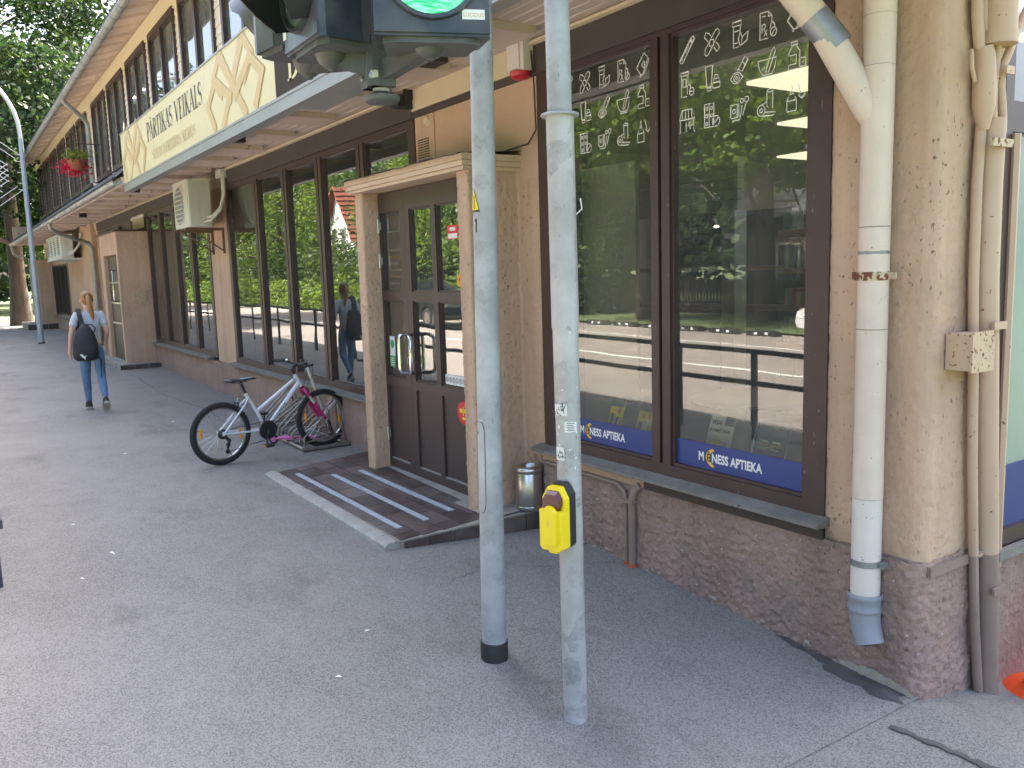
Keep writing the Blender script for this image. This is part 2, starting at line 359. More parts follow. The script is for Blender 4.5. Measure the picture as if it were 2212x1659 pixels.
M['glass_u'] = glass('upper_glass', (.85, .9, .9), 3.0, .002, 1.5, .10)
M['glass_t'] = mat('frosted_teal_film', (.22, .29, .27), .3, var=.04, vs=1.5)
M['pgloss'] = mat('white_print', (.80, .81, .80), .5, var=0)
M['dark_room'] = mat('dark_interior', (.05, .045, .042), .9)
M['curtain'] = mat('pale_curtain', (.74, .76, .77), .9, var=.1, vs=2, stretch=(8, 8, .3))
M['grass'] = mat('lawn_grass', (.10, .13, .045), .9, var=.35, vs=1.2, fine=(40, .35), bump=.5, bs=60)
M['bark'] = mat('bark', (.085, .068, .052), .95, var=.35, vs=6, bump=1.0, bs=14, stretch=(1, 1, .25))
M['soil'] = mat('bare_soil', (.20, .17, .12), .95, var=.25, vs=2)
# ------------------------------------------------------------------ ground, road, pavement
structure(MB().add([(-400,-400,-.32),(400,-400,-.32),(400,400,-.32),(-400,400,-.32)], [(0,1,2,3)]).build('ground', M['grass']))
xs = [-75, -60, -50, -45, -40, -36, -30, -25, -20] + [-19 + .5*i for i in range(59)] + [12, 16, 30]
def sheet(name, y0, y1, m, dz=0, zf=gz, xs=xs):
    b = MB(); n = len(xs)
    ya = y0 if callable(y0) else (lambda x: y0); yb = y1 if callable(y1) else (lambda x: y1)
    b.add([(x, ya(x), zf(x)+dz) for x in xs] + [(x, yb(x), zf(x)+dz) for x in xs], [(i, i+1, n+i+1, n+i) for i in range(n-1)])
    return structure(b.build(name, m))
sheet('pavement', -3.88, .02, M['asphalt'], xs=[x for x in xs if x <= -1.99 and x >= -36.2] + [-1.99])
sx = [-2.4, -2, -1.5, -1, 0, 1, 2, 4, 8, 12, 60]; sy = [(-3.88,0),(-.05,0),(.6,-.115),(1.4,-.22),(4,-.3),(60,-.3)]; n = len(sx); sb = MB()
sb.add([(x, y, gz(min(x, 3))-.004+d) for y, d in sy for x in sx], [(j*n+i, j*n+i+1, (j+1)*n+i+1, (j+1)*n+i) for j in range(len(sy)-1) for i in range(n-1)])
structure(sb.build('side_street', M['asphalt']))
sheet('pavement_end', -3.88, 14, M['asphalt'], -.006, xs=[-41.5, -38, -36.2])
kb = MB(); ks = [x for x in xs if x < 6]
for a, b in zip(ks[:-1], ks[1:]):
    kb.add([(a,-4.0,gz(a)-.2),(b,-4.0,gz(b)-.2),(b,-4.0,gz(b)+.004),(a,-4.0,gz(a)+.004),(b,-3.875,gz(b)+.012),(a,-3.875,gz(a)+.012),(b,-3.875,gz(b)-.2),(a,-3.875,gz(a)-.2)],
           [(0,1,2,3),(3,2,4,5),(5,4,6,7)])
structure(kb.build('kerb', M['concrete']))
yfar = lambda x: -13.9 - (x + 15) * .045
rz = lambda x: gz(x) - .13
sheet('road', yfar, -3.99, M['road'], 0, rz, [-120, -90] + xs + [60, 120])
M['line'] = mat('road_paint', (.72, .70, .66), .7, var=.12, vs=8)
sheet('road_line', -8.16, -8.02, M['line'], .006, rz, [x for x in xs if -60 < x < 12])
sheet('road_edge_line', -11.38, -11.25, M['line'], .006, rz, [x for x in xs if -60 < x < 12])
sheet('verge', -60, yfar, M['grass'], .05, rz, [-120, -90] + xs + [60, 120])
# lit park path and lawn beyond the building's end
structure(MB().add([(-46.5,-3.9,.19),(-41.5,-3.9,.19),(-41.5,40,.19),(-46.5,40,.19)],[(0,1,2,3)]).build('lawn', M['grass']))
M['path'] = mat('pale_path', (.50, .46, .40), .9, var=.1)
structure(MB().add([(-49.5,-3.9,.196),(-46.5,-3.9,.196),(-46.5,40,.196),(-49.5,40,.196)],[(0,1,2,3)]).build('path', M['path']))
structure(MB().add([(-90,-3.9,.186),(-49.5,-3.9,.186),(-49.5,60,.186),(-90,60,.186)],[(0,1,2,3)]).build('lawn', M['grass']))
structure(MB().add([(-41.5,-3.9,.2),(-40.3,-3.9,.2),(-40.3,40,.2),(-41.5,40,.2)],[(0,1,2,3)]).build('path', M['path']))

# ------------------------------------------------------------------ the long two-storey building
B = thing('shop_building', 'long two-storey shop building with beige rendered ground floor and cream boarded upper floor', 'building', (-20, 0, 0))
def cells(xe, ze, hole, y0, y1, b=None, mi=0):
    b = b or MB()
    for i in range(len(xe)-1):
        for j in range(len(ze)-1):
            if not hole(i, j): b.box(xe[i], xe[i+1], y0, y1, ze[j], ze[j+1], mi)
    return b
def quad_y(x0, x1, z0, z1, y): return MB().add([(x0,y,z0),(x1,y,z0),(x1,y,z1),(x0,y,z1)], [(0,1,2,3)])
def jit(v, k): return v + rng.uniform(-k, k)

# plinth
pl = MB()
prof = [(-.028,-.5),(-.03,.18),(-.022,.47),(-.012,.50),(.24,.50),(.24,-.5)]
pl.prism([(-2.045,-.015),(-2.012,0.02),(-2.005,.06),(-2.005,.50),(-2.4,.5),(-2.4,-.015)][::-1], 'z', -.5, .495)
pl.box(-4.74, -2.4, -.015, .25, -.5, .486)
pl.box(-12.3, -6.3, -.025, .25, -.5, .545); pl.box(-23.8, -13.0, -.025, .25, -.5, .55); pl.box(-13.0, -12.3, -.02, .25, -.5, .56)
pl.box(-37.3, -23.8, -.025, .25, -.5, .60); pl.box(-6.3, -4.74, 0.0, .25, -.5, .5)
pl.box(-2.3, -1.985, .50, 9, -.5, .44)
pl.build('plinth', M['plinth'], B)
lumpy('plinth', [(-4.74,-.03),(-2.05,-.03),(-2.018,-.018),(-2.0,.01),(-1.992,.05),(-1.992,.50)], -.30, .492, .0085, .0165, 30, M['plinth'], B, .012)
lumpy('plinth', [(-1.985,.52),(-1.985,2.2)], -.35, .42, .012, .011, 26, M['plinth'], B)
# mortar smears and chips along the foot of the plinth
cr = MB()
for k in range(70):
    x = -2.1 - 2.4 * rng.random() ** .8; r = rng.uniform(.006, .024); z = gz(x) + rng.uniform(-.01, .035)
    cr.add([(x-r,-.036,z-r*.5),(x+r,-.037,z-r*.3),(x+r*.6,-.041,z+r*.6),(x-r*.5,-.04,z+r*.5)],[(0,1,2,3)])
for k in range(26):
    t = k/25; x = -2.35 + .34*t; wv = .02 + .03*math.sin(t*3.1) + rng.uniform(0, .012)
    cr.add([(x-.012,-.034,gz(x)-.01),(x+.012,-.034,gz(x)-.01),(x+.012,-.036-wv*.2,gz(x)+wv),(x-.012,-.036-wv*.2,gz(x)+wv*.9)],[(0,1,2,3)])
cr.build('mortar_smear', mat('lime_mortar', (.44,.39,.33), .9, var=.15, vs=20), B)['kind'] = 'stuff'

# corner pier with a soft corner
c0 = [(-2.485,0),(-2.10,0)] + [(-2.06+.06*math.sin(a), .06-.06*math.cos(a)) for a in [R_(10*i) for i in range(1, 9)]] + [(-2.0,.06),(-2.0,.525),(-2.485,.525)]
c1 = [(min(p[0],-2.012) if p[0] > -2.4 else p[0], max(p[1],.012)) for p in c0]
MB().prism(c1[::-1], 'z', .495, 3.45).build('wall', M['plaster'], B)
lumpy('wall', c0[:-2]+[(-2.0,.52)], .485, 3.45, .0095, .0062, 24, M['plaster'], B)
for x0, x1, z0, z1 in ((-5.1,-4.745,2.45,3.05),(-13.2,-12.2,.56,3.3),(-24.0,-23.8,.6,3.3),(-30.5,-24.0,.60,3.3),(-37.3,-34.8,.6,3.3),(-34.8,-30.5,2.38,3.3)):
    MB().box(x0, x1, 0.0, .25, z0, z1).build('wall', M['plaster'], B)
MB().box(-27.0, -24.25, -.10, 0, .2, 3.25).build('pilaster', M['plaster'], B)
MB().box(-6.155, -4.745, -.004, .25, 2.4, 3.05).build('wall_panel', M['smooth'], B)
MB().box(-6.49, -6.165, -.006, .25, 2.4, 3.05).build('wall_panel', M['smooth'], B)
MB().box(-2.55, -2.0, .525, .53, .44, 3.45).box(-37.3,-2.0,8.0,8.25,-.5,6.2).box(-37.3,-37.05,.25,8,-.5,6.2).box(-2.26,-2.01,4.2,8,.4,6.2).build('wall', M['plaster'], B)
# vent louvre beside the header
v = MB()
for i in range(9):
    for j in range(2): v.box(-6.44+.10*j, -6.36+.10*j, -.013, -.006, 2.70+.02*i, 2.708+.02*i)
v.build('vent_grille', M['brown'], B)
v = MB(); v.lathe([(.0,-.03),(.03,-.028),(.045,-.012),(.05,-.006)], (-6.27,0,3.0), 8, 'y'); v.build('foam_patch', M['cream'], B)

# headers, trim and fascia boards under the soffit
for x0, x1 in ((-4.745,-1.7),(-12.25,-6.5),(-17.7,-13.2),(-23.8,-17.7)):
    MB().box(x0, x1, -.028, .2, 3.052, 3.235).build('header_board', M['header'], B)
MB().box(-6.5, -4.745, -.022, .2, 3.052, 3.10).build('header_board', M['header'], B)
b = MB(); b.box(-6.5, -4.9, -.03, .1, 3.102, 3.19).box(-6.5, -4.9, -.024, .1, 3.19, 3.275); b.build('fascia_board', M['cream'], B)
MB().box(-13.2,-12.25,-.02,0,3.05,3.235).build('fascia_board', M['cream'], B); MB().box(-37.1,-23.8,-.02,0,3.1,3.235).build('fascia_board', M['cream'], B)
b = MB()
for x0, x1 in ((-4.9,-1.3),(-37.1,-6.5)): b.prism([(-.03,3.237),(-.06,3.242),(-.06,3.258),(-.035,3.272),(.02,3.272),(.02,3.237)][::-1], 'x', x0, x1)
b.build('cornice_trim', M['cream'], B)

# canopy soffit: long boards and cross beams
SO = MB().box(-37.1, -1.2, -.98, .0, 3.31, 3.32).build('canopy_soffit', M['soffit'], B)
for k in range(10):
    y1 = -.022 - .0945*k
    for (x0, x1) in ((-37.1,-25),(-24.995,-14.5),(-14.495,-6.6),(-6.595,-1.2)):
        d = rng.uniform(0, .004)
        MB().prism([(y1,3.282-d),(y1-.006,3.276-d),(y1-.082,3.276-d),(y1-.0885,3.282-d),(y1-.0885,3.30),(y1,3.30)], 'x', x0, x1).build('soffit_board', M['soffit'], SO)
for k in range(33):
    x = -3.6 - 1.08*k
    if x < -37: break
    MB().box(x-.20, x+.20, -.975, -.16-rng.uniform(0,.06), 3.222, 3.2735).build('soffit_beam', M['beam'], SO)
bx = MB().box(-5.9,-5.2,-.72,-.42,3.24,3.2755).box(-5.75,-5.35,-.5,-.32,3.225,3.275); bx.build('missing_panel', M['dark_room'], SO)
# lean-to canopy roof of corrugated sheet
cv = MB(); nx = 36*16; P0, P1 = [], []
for i in range(nx+1):
    x = -37.2 + 36.0*i/nx; h = .022*math.sin(x*2*math.pi/.19)
    yy = -1.10 if x < -13.88 else -.88; P0.append((x,yy,3.33+h+.715*(yy+1.10))); P1.append((x,.02,4.13+h))
cv.add(P0+P1, [(i,i+1,nx+2+i,nx+1+i) for i in range(nx)]); n0=len(cv.v)
cv.add([(p[0],p[1],p[2]-.012) for p in P0]+P0, [(i,i+1,nx+2+i,nx+1+i) for i in range(nx)])
cv.build('canopy_roof', M['dark_roof'], B, True)
MB().box(-37.2,-13.87,-1.03,-.985,3.20,3.31).box(-13.87,-1.2,-.985,-.975,3.22,3.31).box(-37.2,-37.1,-1.0,0,3.22,3.9).build('canopy_fascia', M['beam'], B)
# gutters
def gutter(name, x0, x1, y, z, r, mm, parent, step=.9):
    pr = [(y + r*math.cos(a), z + r*math.sin(a)) for a in [math.pi + math.pi*i/8 for i in range(9)]]
    pi_ = [(y + (r-.006)*math.cos(a), z + (r-.006)*math.sin(a)) for a in [2*math.pi - math.pi*i/8 for i in range(9)]]
    g = MB().prism(pr + pi_, 'x', x0, x1).build(name, mm, parent, False)
    k = x0 + .3
    while k < x1:
        MB().prism([(y + (r+.007)*math.cos(a), z + (r+.007)*math.sin(a)) for a in [math.pi*.95 + math.pi*1.1*i/8 for i in range(9)]] +
                   [(y + (r+.001)*math.cos(a), z + (r+.001)*math.sin(a)) for a in [math.pi*2.05 - math.pi*1.1*i/8 for i in range(9)]], 'x', k, k+.03).build('gutter_bracket', M['zinc'], g)
        k += step
    return g
gutter('gutter', -37.2, -13.87, -1.10, 3.255, .062, M['gutter'], B)
gutter('gutter', -37.6, -1.4, -.635, 6.05, .075, M['gutter'], B, .68)

# ---- upper storey: lapped boards, windows, sloping eave
UW = MB().box(-37.3, -2.0, .03, .25, 4.0, 6.35).build('upper_wall', M['yellow_wall'], B)
upw = [(-36.95,-35.2),(-34.7,-32.95),(-32.45,-30.7),(-30.2,-28.45),(-27.95,-26.1),(-25.68,-23.95),(-22.97,-21.12),(-20.69,-18.90),(-18.40,-16.62),(-16.2,-14.38),(-13.96,-12.19),(-11.72,-9.95),(-9.5,-7.72),(-7.3,-5.5),(-5.05,-3.25)]
def lap(x0, x1, z, h=.118):
    MB().prism([(.03,z),(.004,z),(.018,z+h+.006),(.03,z+h+.006)][::-1], 'x', x0, x1).build('siding_board', M['siding'], UW)
edges = [-37.3] + [e for w_ in upw for e in (w_[0]-.035, w_[1]+.035)] + [-2.0]
z = 4.06
while z < 5.93:
    if z < 4.15: lap(-37.3, -20, z); lap(-20, -2.0, z)
    else:
        for i in range(0, len(edges), 2): lap(edges[i], edges[i+1], z)
    z += .1175
MB().box(-37.3,-2.0,-.012,.03,5.93,6.26).build('frieze_board', M['yellow_wall'], B)
def upper_window(x0, x1, z0=4.2, z1=5.92):
    fr = MB(); t_ = .055
    xm = (x0+x1)/2
    cells([x0-.03,x0,x0+t_,xm-.05,xm+.05,x1-t_,x1,x1+.03], [z0-.03,z0,z0+t_,z1-t_,z1,z1+.05], lambda i, j: i in (2, 4) and j == 2, -.03, .06, fr)
    W = fr.build('window', M['brown'], B)
    for a, c in ((x0+t_, xm-.05), (xm+.05, x1-t_)):
        g = cells([a,a+.02,c-.02,c], [z0+t_,z0+t_+.02,z1-t_-.02,z1-t_], lambda i, j: i == 1 and j == 1, -.008, .045)
        g.build('sash', M['brown'], W)
        quad_y(a+.02, c-.02, z0+t_+.02, z1-t_-.02, .02+rng.uniform(-.002,.002)).build('pane', M['glass_u'], W)
    MB().prism([(-.07,z0-.05),(.03,z0-.03),(.03,z0-.055),(-.07,z0-.075)][::-1], 'x', x0-.07, x1+.07).build('sill', M['dark_roof'], W)
    cu = MB(); n = 24
    if rng.random() < .95:
        for a, c in ((x0, x0+(x1-x0)*rng.uniform(.42,.5)), (x1-(x1-x0)*rng.uniform(.42,.5), x1)):
            cu.add([(a+(c-a)*i/n, .15+.015*math.sin(i*1.4), zz) for zz in (z0, z1) for i in range(n+1)], [(i,i+1,n+2+i,n+1+i) for i in range(n)])
        cu.build('curtain', M['curtain'], W, True)
for a, c in upw: upper_window(a, c)
# cut the dark rooms behind the upper windows as a recess wall
UW.data.clear_geometry()
mb = MB(); ed = [-37.3] + [e for w_ in upw for e in w_] + [-2.0]
for i in range(0, len(ed), 2): mb.box(ed[i], ed[i+1], .03, .25, 4.0, 6.35)
for a, c in upw: mb.box(a, c, .03, .25, 4.0, 4.2).box(a, c, .03, .25, 5.92, 6.35)
m2 = mb.mesh('upper_wall', M['yellow_wall']); UW.data = m2
MB().box(-37.2,-2.1,3.4,3.5,3.4,6.4).box(-37.2,-2.1,.25,3.4,4.0,4.03).build('inner_wall', M['curtain'], B)
EV = MB().prism([(.05,6.30),(-.60,6.075),(-.60,6.105),(.05,6.33)], 'x', -37.7, -1.4).build('eave_lining', M['eave'], B)
k = 0; x = -37.6
while x < -1.5:
    d0, d1 = (.0, .042)
    MB().add([(x,-.12,6.236-d0),(x+.655,-.12,6.236-d1),(x+.655,-.585,6.076-d1),(x,-.585,6.076-d0),(x,-.12,6.265),(x+.655,-.12,6.265),(x+.655,-.585,6.105),(x,-.585,6.105)],
             [(0,1,2,3),(7,6,5,4),(0,3,7,4),(3,2,6,7),(1,5,6,2)]).build('eave_board', M['eave'], EV)
    x += .68
MB().prism([(-.68,6.10),(-.68,6.13),(3.9,8.70),(8.7,6.12),(8.7,6.08),(3.9,8.65)], 'x', -37.8, -1.3).build('roof', M['dark_roof'], B)
for xx in (-37.25, -2.1):
    MB().prism([(.1,6.3),(3.9,8.6),(7.9,6.3)], 'x', xx, xx+.1).build('gable', M['yellow_wall'], B)

# ---- ground-floor windows
def shop_window(name, xe, z0, z1, gm, parent, yf=-.012, dep=.07, mull=.085, rails=None):
    """xe = centre lines of the members incl. both ends"""
    fr = MB(); a, b_ = xe[0], xe[-1]
    fr.box(a, b_, yf, yf+dep, z0, z0+.075).box(a, b_, yf, yf+dep, z1-.05, z1)
    fr.box(a, a+.12, yf, yf+dep, z0+.075, z1-.05).box(b_-.12, b_, yf, yf+dep, z0+.075, z1-.05)
    W = fr.build(name, M['brown'], parent)
    xs_ = [a+.12] + [c for m_ in xe[1:-1] for c in (m_-mull, m_+mull)] + [b_-.12]
    for m_ in xe[1:-1]:
        MB().box(m_-mull, m_-.012, yf-.004, yf+dep, z0+.075, z1-.05).box(m_+.012, m_+mull, yf-.004, yf+dep, z0+.075, z1-.05).box(m_-.012, m_+.012, yf+.02, yf+dep, z0+.075, z1-.05).build('mullion', M['brown'], W)
    out = []
    for i in range(0, len(xs_), 2):
        p, q = xs_[i], xs_[i+1]
        cells([p, p+.018, q-.018, q], [z0+.075, z0+.093, z1-.068, z1-.05], lambda i_, j_: i_ == 1 and j_ == 1, yf+.012, yf+.05).build('glazing_bead', M['brown'], W)
        tl = rng.uniform(-.0012, .0012)
        pane = MB().add([(p+.018, yf+.034+tl, z0+.093), (q-.018, yf+.034-tl, z0+.093), (q-.018, yf+.034-tl*.5, z1-.068), (p+.018, yf+.034+tl*.4, z1-.068)], [(0,1,2,3)]).build('pane', gm, W)
        out.append((p+.018, q-.018, pane))
    return W, out
def sill(x0, x1, z, parent, tilt=.012):
    MB().prism([(-.10,z-.034),(-.10,z-.016),(-.01,z+.006),(.02,z+.006),(.02,z-.04),(-.085,z-.038)][::-1], 'x', x0, x1).build('sill', M['sill'], parent)
# pharmacy window (two big panes)
W1, P1_ = shop_window('window', [-4.745, -3.585, -2.485], .585, 3.075, M['glass_p'], B, mull=.075)
sill(-4.80, -2.46, .588, W1)
MB().box(-3.7,-2.47,-.045,-.031,.49,.535).build('sill_apron', M['header'], W1)
MB().box(-4.745,-3.72,-.034,-.02,.49,.54).build('sill_apron', M['smooth'], W1)
W2, _ = shop_window('window', [-12.22,-10.85,-9.77,-8.70,-7.62,-6.50], .60, 3.05, M['glass'], B)
sill(-12.35, -6.45, .60, W2)
W3, _ = shop_window('window', [-17.70,-16.55,-15.45,-14.35,-13.20], .60, 3.05, M['glass'], B)
sill(-17.9, -13.5, .60, W3)
W4, _ = shop_window('window', [-23.8,-22.3,-20.8,-19.2,-17.75], .60, 3.05, M['glass'], B)
W5, _ = shop_window('window', [-34.8,-33.75,-32.7,-31.6,-30.5], .66, 2.40, M['glass'], B)
sill(-34.9, -30.4, .66, W5)
for k in range(8): MB().tube([(-34.5+.53*k,-.05,.70),(-34.5+.53*k,-.05,2.38)], .012, 6).build('security_bar', M['black'], W5)
# side-street window beyond the conduits
sw = MB(); sw.box(-2.05,-1.992,.50,.57,.44,3.4).box(-2.05,-1.992,.57,4.2,2.33,2.46).box(-2.05,-1.992,.57,4.2,.44,.52).box(-2.05,-1.992,.57,4.2,3.3,3.4).box(-2.05,-1.992,2.2,2.34,.52,3.3)
W6 = sw.build('window', M['brown'], B)
def quad_x(y0, y1, z0, z1, x): return MB().add([(x,y0,z0),(x,y1,z0),(x,y1,z1),(x,y0,z1)], [(0,1,2,3)])
for y0, y1 in ((.57,2.2),(2.34,4.2)):
    quad_x(y0,y1,.52,2.33,-2.02).build('pane', M['glass_t'], W6); quad_x(y0,y1,2.46,3.3,-2.02).build('pane', M['glass_p'], W6)
    quad_x(y0,y1,.52,.82,-2.016).build('blue_band', mat('blue_band_side', (.03,.05,.18), .6, var=.02), W6)
MB().tube([(-1.985,.585,.36),(-1.985,.585,2.32)], .022, 6).build('corner_angle', M['conduit'], W6)
MB().box(-2.05,-1.95,.55,4.3,.395,.44).build('sill', M['sill'], W6)

# ---- entrance porch with the brown double door
pc = MB()
for x0, x1 in ((-6.875,-6.735),(-5.155,-5.005)):
    pc.bbox(x0, x1, -.41, 0, .06, 2.47, .012)
pc = MB().bbox(-6.867,-6.743,-.402,-.005,.06,2.47,.012); pc.build('porch_pier', M['plaster'], B)
MB().bbox(-5.147,-5.013,-.402,-.005,.06,2.47,.012).box(-5.02,-4.75,.012,.2,.06,2.47).build('porch_pier', M['plaster'], B)
lumpy('pier_render', [(-6.875,-.2),(-6.875,-.40),(-6.865,-.41),(-6.745,-.41),(-6.735,-.40),(-6.735,-.235)], .05, 2.465, .009, .0058, 24, M['plaster'], B)
lumpy('pier_render', [(-5.155,-.23),(-5.155,-.40),(-5.145,-.41),(-5.015,-.41),(-5.005,-.40),(-5.005,-.012),(-4.99,-.002),(-4.745,0)], .05, 2.46, .009, .0068, 24, M['plaster'], B)
MB().bbox(-6.735,-5.155,-.23,-.02,2.452,2.52,.002).build('porch_lintel', M['smooth'], B)
pf = MB()
for i, (d, z0, z1) in enumerate(((0,2.46,2.485),(.012,2.487,2.522),(.022,2.524,2.565))):
    pf.box(-6.90-d, -4.975+d, -.455-d, 0-.001, z0, z1)
PR = pf.build('porch_roof', M['porch_board'], B)
wv = MB(); n = 80; A, C_ = [], []
for i in range(n+1):
    x = -6.96 + 2.02*i/n; h = .006*math.sin(x*9)+.003*math.sin(x*23); A.append((x,-.51,2.566+h)); C_.append((x,0.0,2.60+h))
wv.add(A+C_, [(i,i+1,n+2+i,n+1+i) for i in range(n)]).add([(p[0],p[1],p[2]-.008) for p in A]+A, [(i,i+1,n+2+i,n+1+i) for i in range(n)])
wv.build('roof_sheet', M['header'], PR)
DX = [-6.735,-6.70,-6.345,-6.175,-5.815,-5.745,-5.395,-5.155]; DX[0] = -6.735
DZ = [.115,.205,.85,.925,1.57,1.645,2.295,2.452]
DO = cells(DX, DZ, lambda i, j: i in (1, 3, 5) and j in (1, 3, 5), -.262, -.21).build('door', M['door'], B)
MB().box(-6.258,-6.252,-.2625,-.20,.12,2.37).build('door_gap', M['black'], DO)
for i in (1, 3, 5):
    x0, x1 = DX[i], DX[i+1]
    MB().box(x0, x1, -.246, -.215, .205, .85).build('panel', M['door'], DO)
    MB().prism([(-.262,.205),(-.247,.215),(-.247,.205)], 'x', x0, x1).build('panel_ledge', M['sill'], DO)
    for j in (3, 5):
        z0, z1 = DZ[j], DZ[j+1]
        cells([x0,x0+.012,x1-.012,x1],[z0,z0+.012,z1-.012,z1], lambda a, c: a == 1 and c == 1, -.25, -.22).build('glazing_bead', M['door'], DO)
        t1 = rng.uniform(-.001,.001)
        MB().add([(x0+.012,-.235+t1,z0+.012),(x1-.012,-.235-t1,z0+.012),(x1-.012,-.235,z1-.012),(x0+.012,-.235,z1-.012)],[(0,1,2,3)]).build('pane', M['glass'], DO)
def pull(x, y0, dx, z0, z1, parent, r=.0155):
    pts = [(x,y0,z1),(x+dx*.3,y0-.05,z1)] + [(x+dx*(.3+.7*math.sin(a)), y0-.05-.03*math.sin(a), z1-.04+.04*math.cos(a)) for a in [R_(18*i) for i in range(1,6)]]
    pts += [(p[0],p[1],z0+z1-p[2]) for p in pts[::-1]]
    return MB().tube(pts, r, 10).build('handle', M['chrome'], parent, True)
pull(-6.275, -.262, -.01, .985, 1.30, DO); pull(-6.215, -.262, .13, .985, 1.30, DO)
MB().box(-6.238,-6.222,-.30,-.262,1.06,1.12).build('lock', M['steel'], DO)
for z in (2.19, 1.90, .42): MB().tube([(-6.715,-.275,z-.06),(-6.715,-.275,z+.06)], .017, 10).box(-6.735,-6.69,-.27,-.262,z-.03,z+.03).build('hinge', M['steel'], DO)
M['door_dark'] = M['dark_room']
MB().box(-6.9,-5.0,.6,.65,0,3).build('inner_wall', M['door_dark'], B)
# ---- second porch and the end porch
MB().bbox(-19.75,-19.35,-.58,0,.2,2.72,.015).bbox(-17.80,-17.68,-.58,0,.2,2.72,.01).box(-19.35,-17.80,-.58,-.02,2.30,2.72).box(-19.72,-17.70,-.30,-.02,2.25,2.3).build('porch_pier', M['plaster'], B)
MB().box(-19.8,-17.63,-.62,-.01,2.722,2.75).build('porch_roof', M['header'], B)
D2 = MB().box(-19.35,-17.80,-.50,-.44,.23,2.3).build('door', M['door'], B)
for z in (.95,1.35,1.75): MB().box(-19.2,-17.95,-.53,-.502,z,z+.03).build('push_bar', M['steel'], D2)
pull(-18.5, -.502, .1, 1.4, 2.0, D2)
MB().bbox(-37.2,-34.9,-.50,0,.2,2.62,.015).build('porch_pier', M['plaster'], B)
MB().box(-18.9,-17.8,-.05,-.03,2.80,3.06).build('cream_panel', M['cream'], B)
MB().box(-19.0,-17.7,-.06,-.03,3.0,3.04).build('trim_strip', M['ac_far'], B)

# ---- rooms behind the glass
M['floor_in'] = mat('shop_floor', (.32,.30,.27), .5, var=.05)
M['wall_in'] = mat('shop_wall', (.50,.52,.47), .8, var=.04)
M['ceil_in'] = mat('shop_ceiling', (.62,.63,.58), .9, var=.03)
def room(x0, x1, y1, zf, zc, wm, fm, cm, y0=.26):
    MB().box(x0,x1,y0,y1,zf-.05,zf).build('floor', fm, B); MB().box(x0,x1,y0,y1,zc,zc+.03).build('ceiling', cm, B)
    MB().box(x0-.06,x0,y0,y1,zf,zc).box(x1,x1+.04,y0 if x1 < -3 else 4.3,y1,zf,zc).box(x0,x1,y1,y1+.06,zf,zc).build('inner_wall', wm, B)
room(-8.0,-2.12,7.0,.22,3.12,M['wall_in'],M['floor_in'],M['ceil_in'])
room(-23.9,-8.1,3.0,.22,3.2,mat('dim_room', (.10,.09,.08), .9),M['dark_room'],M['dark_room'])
room(-36.9,-24.0,3.0,.22,3.2,M['dark_room'],M['dark_room'],M['dark_room'])
